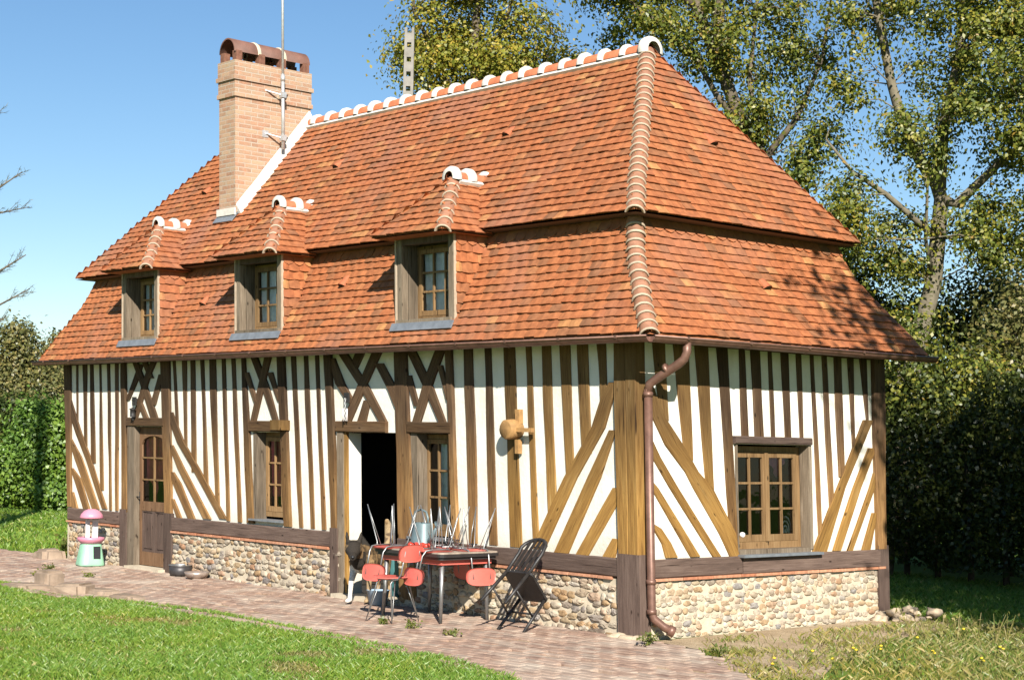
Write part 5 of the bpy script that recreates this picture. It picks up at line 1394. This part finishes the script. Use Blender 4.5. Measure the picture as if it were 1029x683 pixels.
# cedar whose branch tips enter at the left edge
dC=28.; K=lambda x,y,d=dC: at(x,y,d)
def cedar():
    rng=np.random.default_rng(77); base=ground_at(-75,dC); t=thing('cedar_tree','blue grey cedar whose branch tips reach in at the left edge','tree',tuple(base))
    mb=MB(); mb.tube([Vector((0,0,0)),K(-75,300)-base,K(-76,100)-base,K(-76,-160)-base],[.28,.2,.13,.03],10); q=[]
    br=[([(-75,260),(-30,215),(0,188),(22,173)],.035),([(-75,240),(-40,222),(0,214),(29,208)],.03),([(-75,330),(-40,300),(0,272),(26,256)],.04),([(-75,345),(-40,325),(0,306),(30,290)],.035),([(-75,200),(-40,150),(-15,120),(0,112)],.03),([(-75,380),(-40,350),(-12,330),(6,318)],.03),([(-75,120),(-40,80),(-14,60)],.03),([(-75,300),(-110,260),(-140,240)],.03),([(-75,160),(-110,130),(-140,120)],.03)]
    runs=[([K(*p)-base for p in pts],r) for pts,r in br]
    side_=-Vector((rgt2.x,rgt2.y,0)).normalized(); back_=Vector((fwd.x,fwd.y,0)).normalized()
    for k in range(46):      # the rest of the crown, all round the trunk except towards the house
        z=2.2+k*.19; a=rng.uniform(-1.5,1.5); Ln=(2.6-.012*k*k*.06)*rng.uniform(.7,1.1)*(1-.35*k/46); d_=side_*math.cos(a)+back_*math.sin(a); s_=Vector((0,0,z))
        if d_.dot(side_)<.35: Ln*=.45
        runs.append(([s_,s_+d_*Ln*.5+Vector((0,0,.25)),s_+d_*Ln+Vector((0,0,.45))],.04))
    for P,r in runs:
        mb.tube(P,[r*(1-.8*i/(len(P)-1)) for i in range(len(P))],6)
        for a,b_ in zip(P,P[1:]):
            n=int((b_-a).length/.045)
            for i in range(n):
                if rng.random()<.25: continue
                s=a.lerp(b_,i/n); d=(b_-a).normalized(); side=Vector(rng.normal(size=3)); side-=d*side.dot(d); side.normalize()
                L_=rng.uniform(.08,.26); e=s+d*L_*.9+side*L_*.55+Vector((0,0,.03))
                mb.tube([s,e],[.005,.002],4,cap=False)
                for j in range(9):
                    c=s.lerp(e,rng.random()); nd=(d*.8+Vector(rng.normal(size=3))*.55).normalized()*rng.uniform(.05,.09); w=nd.cross(Vector(rng.normal(size=3))).normalized()*.004
                    q+= [tuple(c-w),tuple(c+w),tuple(c+nd+w*.3),tuple(c+nd-w*.3)]
    mb.build('trunk',M['bark'],t,origin=(0,0,0)); np_mesh('crown',np.array(q),4,M['needle'],t)
cedar()
hedge('long low hedge closing the lawn beyond the left edge',[tuple(ground_at(-10,44))[:2],tuple(ground_at(-330,44))[:2],tuple(ground_at(-800,42))[:2]],3.4,1.8,M['leaf_hedge'],.16,411,330)
hedge('distant row of trees behind the right hedge',[tuple(ground_at(560,46))[:2],tuple(ground_at(980,46))[:2],tuple(ground_at(1500,44))[:2]],3.6,2.4,M['leaf_dark'],.2,412,200)
for px_,d_,k_ in ((-120,55,'pale olive tree beyond the left hedge, nearest the house'),(-300,57,'pale olive tree beyond the left hedge, second from the house'),(-480,54,'pale olive tree beyond the left hedge, farthest from the house')):
    q_=copy_tree(olive); q_['label']=k_; q_.location=ground_at(px_,d_); q_.scale=(1.3,1.3,1.35)
# trees outside the frame on the right that shade the lawn, the hedge and the gable's far eave
def shade_tree(label,x,y,zc,rad,seed,n,extra=([],[])):
    b0=Vector((x,y,0)); tree('broadleaf_tree',label,'tree',[([b0,b0+Vector((.1,0,zc*.5)),b0+Vector((0,.1,zc))],.3,.05),([b0+Vector((0,0,zc*.5)),b0+Vector((rad[0]*.6,0,zc))],.1,.03),([b0+Vector((0,0,zc*.5)),b0+Vector((-rad[0]*.3,rad[1]*.5,zc+.5))],.1,.03)]+extra[0],[((x,y,zc),rad,n)]+extra[1],M['leaf_mid'],.17,M['bark'],seed,per=70,sig=.5)
shade_tree('broad lawn tree right of the house, nearest the gable',8.2,1.05,7.4,(2.3,2.1,3.4),501,210,([([Vector((8.2,1.05,5.5)),Vector((7.9,-.2,7.8)),Vector((7.4,-1.6,8.8))],.07,.02)],[((7.4,-1.45,8.85),(.5,.55,.45),9)]))
shade_tree('broad lawn tree right of the house, second from the gable',9.0,4.6,7.2,(2.6,2.6,3.6),502,190)
shade_tree('broad lawn tree right of the house, farthest from the gable',9.6,8.8,7.5,(2.8,2.8,4.0),503,170)

# utility pole behind the ridge
pole=thing('utility_pole','tall grey concrete utility pole with punched holes behind the ridge','utility pole',tuple(ground_at(404,34)))
mb=MB(); pt=at(404.5,24,34); hh=pt.z; ax=Vector((rgt2.x,rgt2.y,0)).normalized(); ay=Vector((-ax.y,ax.x,0))
def rail(s): 
    vs=[]
    for z,w in ((0,.16),(hh,.095)):
        for (a,b_) in ((w*s,-.09),(w*s*.45,-.09),(w*s*.45,.09),(w*s,.09)): vs.append(tuple(ax*a+ay*b_+Vector((0,0,z))))
    mb.add(vs,[(0,1,5,4),(1,2,6,5),(2,3,7,6),(3,0,4,7),(4,5,6,7)])
rail(1); rail(-1)
z=.2; 
while z<hh-.05:
    w=.16+(.095-.16)*z/hh; mb.obox(Vector((0,0,z)),ax,ay,UZ,w*.46,.085,.10); z+=.30
mb.build('pole',M['concrete'],pole,origin=(0,0,0))

# ---------------------------------------------------------------- grass
def blades(pts,h,w,rng,lean_=.5):
    n=len(pts); a=rng.uniform(0,2*np.pi,n); hh=h*rng.uniform(.5,1.3,n); ww=w*rng.uniform(.7,1.3,n)
    base=np.column_stack([pts,np.zeros(n)]) if pts.shape[1]==2 else pts
    s=np.column_stack([np.cos(a),np.sin(a),np.zeros(n)])*ww[:,None]*.5
    ln=rng.normal(size=(n,2))*lean_*hh[:,None]; tip=base+np.column_stack([ln,hh])
    mid=base+np.column_stack([ln*.3,hh*.6])
    out=np.empty((n,4,3)); out[:,0]=base-s; out[:,1]=base+s; out[:,2]=mid+s*.8; out[:,3]=tip
    return out.reshape(-1,3)
def in_poly(P,poly):
    x,y=P[:,0],P[:,1]; r=np.zeros(len(P),bool); n=len(poly)
    for i in range(n):
        x1,y1=poly[i];x2,y2=poly[(i+1)%n]
        if y1==y2: continue
        c=((y1>y)!=(y2>y))&(x<(x2-x1)*(y-y1)/(y2-y1)+x1); r^=c
    return r
def scatter(poly,dens,rng,avoid=()):
    xs=[p[0] for p in poly]; ys=[p[1] for p in poly]; n=int((max(xs)-min(xs))*(max(ys)-min(ys))*dens)
    P=np.column_stack([rng.uniform(min(xs),max(xs),n),rng.uniform(min(ys),max(ys),n)])
    k=in_poly(P,poly)
    for a in avoid: k&=~in_poly(P,a)
    return P[k]
g=np.random.default_rng(9)
HOUSE=[(-12.3,-.05),(.1,-.05),(.1,4.1),(-12.3,4.1)]
lawn=[(-16,-2.9),(-12,-3.05),(-8.46,-2.68),(-6.79,-2.85),(-5.6,-2.52),(-4.29,-2.32),(-2.8,-2.40),(-1.25,-2.52),(.2,-2.65),(1.3,-2.95),(2.6,-3.65),(3.2,-4.4),(1.5,-7.2),(-2,-8),(-9,-7),(-16,-6)]
near=[(-9.5,-2.6),(1.6,-2.6),(3.3,-3.6),(2.2,-6.2),(-1.5,-7.2),(-9.5,-4.4)]
P1=scatter(lawn,1300,g); P1=P1[in_poly(P1,near)|(g.random(len(P1))<.35)]
P2=scatter(near,2600,g); P2=P2[in_poly(P2,lawn)]
edge=[]
for (x1,y1),(x2,y2) in zip(lawn[:11],lawn[1:11]):
    n_=int(math.hypot(x2-x1,y2-y1)*420); tt=g.random(n_); ex=x1+(x2-x1)*tt; ey=y1+(y2-y1)*tt
    ey+=np.abs(g.normal(size=n_))*.035+np.maximum(0,np.array([noise.noise(Vector((q*2.1,3,1)))+.4*noise.noise(Vector((q*7,3,1))) for q in ex]))*.16*g.random(n_)
    edge.append(np.column_stack([ex,ey]))
Pn=np.vstack([P1,P2]+edge)
pat=np.array([noise.noise(Vector((p[0]*.55,p[1]*.55,1))) for p in Pn])
worn=np.array([noise.noise(Vector((p[0]*.9,p[1]*1.1,8)))+.5*noise.noise(Vector((p[0]*3,p[1]*3,2))) for p in Pn])+g.normal(size=len(Pn))*.12>.36
tag(np_mesh('dry_lawn_grass',blades(Pn[worn],.034,.006,g),4,M['dry_grass']),'paler dry patches in the lawn in front of the terrace','grass',kind='stuff')
Pn=Pn[~worn]; pat=pat[~worn]
co=np.vstack([blades(Pn[pat>-.12],.05,.006,g),blades(Pn[pat<=-.12],.033,.006,g)])
tag(np_mesh('lawn_grass',co,4,M['grass']),'short green lawn in front of the terrace','grass',kind='stuff')
far=[(-12.4,.15),(-16,-.1),(-34,-.6),(-45,9),(-30,16),(-20,11),(-12.4,4.5)]
co=blades(scatter(far,260,g),.085,.02,g)
tag(np_mesh('far_lawn_grass',co,4,M['grass']),'green lawn beyond the left end of the house','grass',kind='stuff')
shady=[(-2.5,4.2),(.7,4.4),(1.6,4.3),(3.6,3.4),(6.0,3.2),(5.8,9),(-5,9.8),(-6,6)]
co=blades(scatter(shady,900,g,(EARTH,)),.075,.010,g)
tag(np_mesh('back_lawn_grass',co,4,M['grass']),'lawn in tree shade behind the gable end','grass',kind='stuff')
rough=[(.35,.1),(.9,-.2),(1.8,-.85),(2.5,-1.3),(3.6,-2.2),(6.2,.2),(6.2,3.3),(3.4,3.6),(1.4,4.6),(.5,4.6)]
P3=scatter(rough,1300,g); d=np.array([noise.noise(Vector((p[0]*1.3,p[1]*1.3,4)))+.45*(p[0]-1.5-(-.35*(p[1]-1))) for p in P3]); 
P3=P3[(d+g.normal(size=len(d))*.22>-.1)]
co=np.vstack([blades(P3[::2],.042,.006,g),blades(P3[1::4],.065,.005,g,.7)])
tag(np_mesh('rough_grass',co,4,M['dry_grass']),'sparse yellowing grass at the foot of the gable wall','grass',kind='stuff')
co=blades(P3[3::6],.045,.006,g); tag(np_mesh('green_tufts',co,4,M['grass']),'fresh green blades among the yellowing grass','grass',kind='stuff')
# weeds in the joints of the terrace, yellow flowers, dry stalks
def plant(name,label,cat,p,n,h,leaf,seed,petals=0,stalk=False,spread=.05,size=.04,group=None):
    rng=np.random.default_rng(seed); t=thing(name,label,cat,(p[0],p[1],p[2] if len(p)>2 else 0),group=group)
    mb=MB(); cs=[]
    for k in range(n):
        a=rng.uniform(0,6.28); r=spread*rng.uniform(.3,1.6); e=Vector((math.cos(a)*r,math.sin(a)*r,h*rng.uniform(.6,1.2)))
        mb.tube([(0,0,0),e*.55+Vector((0,0,.02)),e],[.004,.003,.002],5,cap=False)
        for j in range(7 if not stalk else 2): cs.append(np.array(e*rng.uniform(.3,1))+rng.normal(size=3)*size*.5)
        if petals and k<petals:
            for j in range(5): cs_=None
            f=MB(); f.blob((e.x,e.y,e.z),(.018,.018,.011),1,.1,k); f.build('flower',M['petal'],t,origin=(0,0,0))
    mb.build('stem',M['dry_grass'] if stalk else leaf,t,origin=(0,0,0))
    np_mesh('foliage',leaf_quads(np.array(cs),size,rng,0),4,leaf,t); return t
def gp(px,py,z=0):
    d=at(px,py,1)-CAM; q=CAM+d*((z-CAM.z)/d.z); return (q.x,q.y,z)
for k,(px,py,n,h,lab) in enumerate(((386,626,10,.05,'small weed tuft in the paving left of the upright red chair'),(413,630,9,.05,'small weed tuft in the paving under the upright red chair legs'),(452,638,9,.04,'weed tuft in the paving in front of the table'),(38,578,8,.05,'yellowish weed in the paving near the left edge'),(90,579,7,.05,'weed tuft in the paving in front of the toy stand'),(50,572,9,.05,'weed tuft beside the rounded boulder'),(722,660,16,.10,'clump of weeds where the paving meets the earth'),(652,647,14,.10,'weed clump under the foot of the downpipe'))):
    plant('weed',lab,'weed',gp(px,py,TZ if px<700 else .01),n,h,M['weed'],600+k,spread=.07,size=.035,group='weeds in the paving')
plant('flowering_plant','pale leafy plant growing at the left corner of the house','plant',gp(70,560),40,.32,M['weed'],650,spread=.16,size=.07)
fl=[(815,668),(858,665),(872,671),(888,663),(905,676),(940,668),(966,641),(990,672),(840,677),(1008,660),(921,652),(780,676)]
for k,(px,py) in enumerate(fl): plant('dandelion','yellow flowered dandelion in the rough grass right of the house','flower',gp(px,py),4,.11,M['weed'],700+k,petals=1+k%2,spread=.03,size=.03,group='dandelions in the rough grass')
for k,(px,py) in enumerate(((915,640),(930,642),(945,641),(1000,647),(1012,645),(982,646),(962,644))): plant('dry_stalk','dry brown weed stalk at the edge of the tree shade','weed',gp(px,py),6,.26,M['dry_grass'],800+k,stalk=True,spread=.09,size=.05,group='dry stalks at the shade edge')
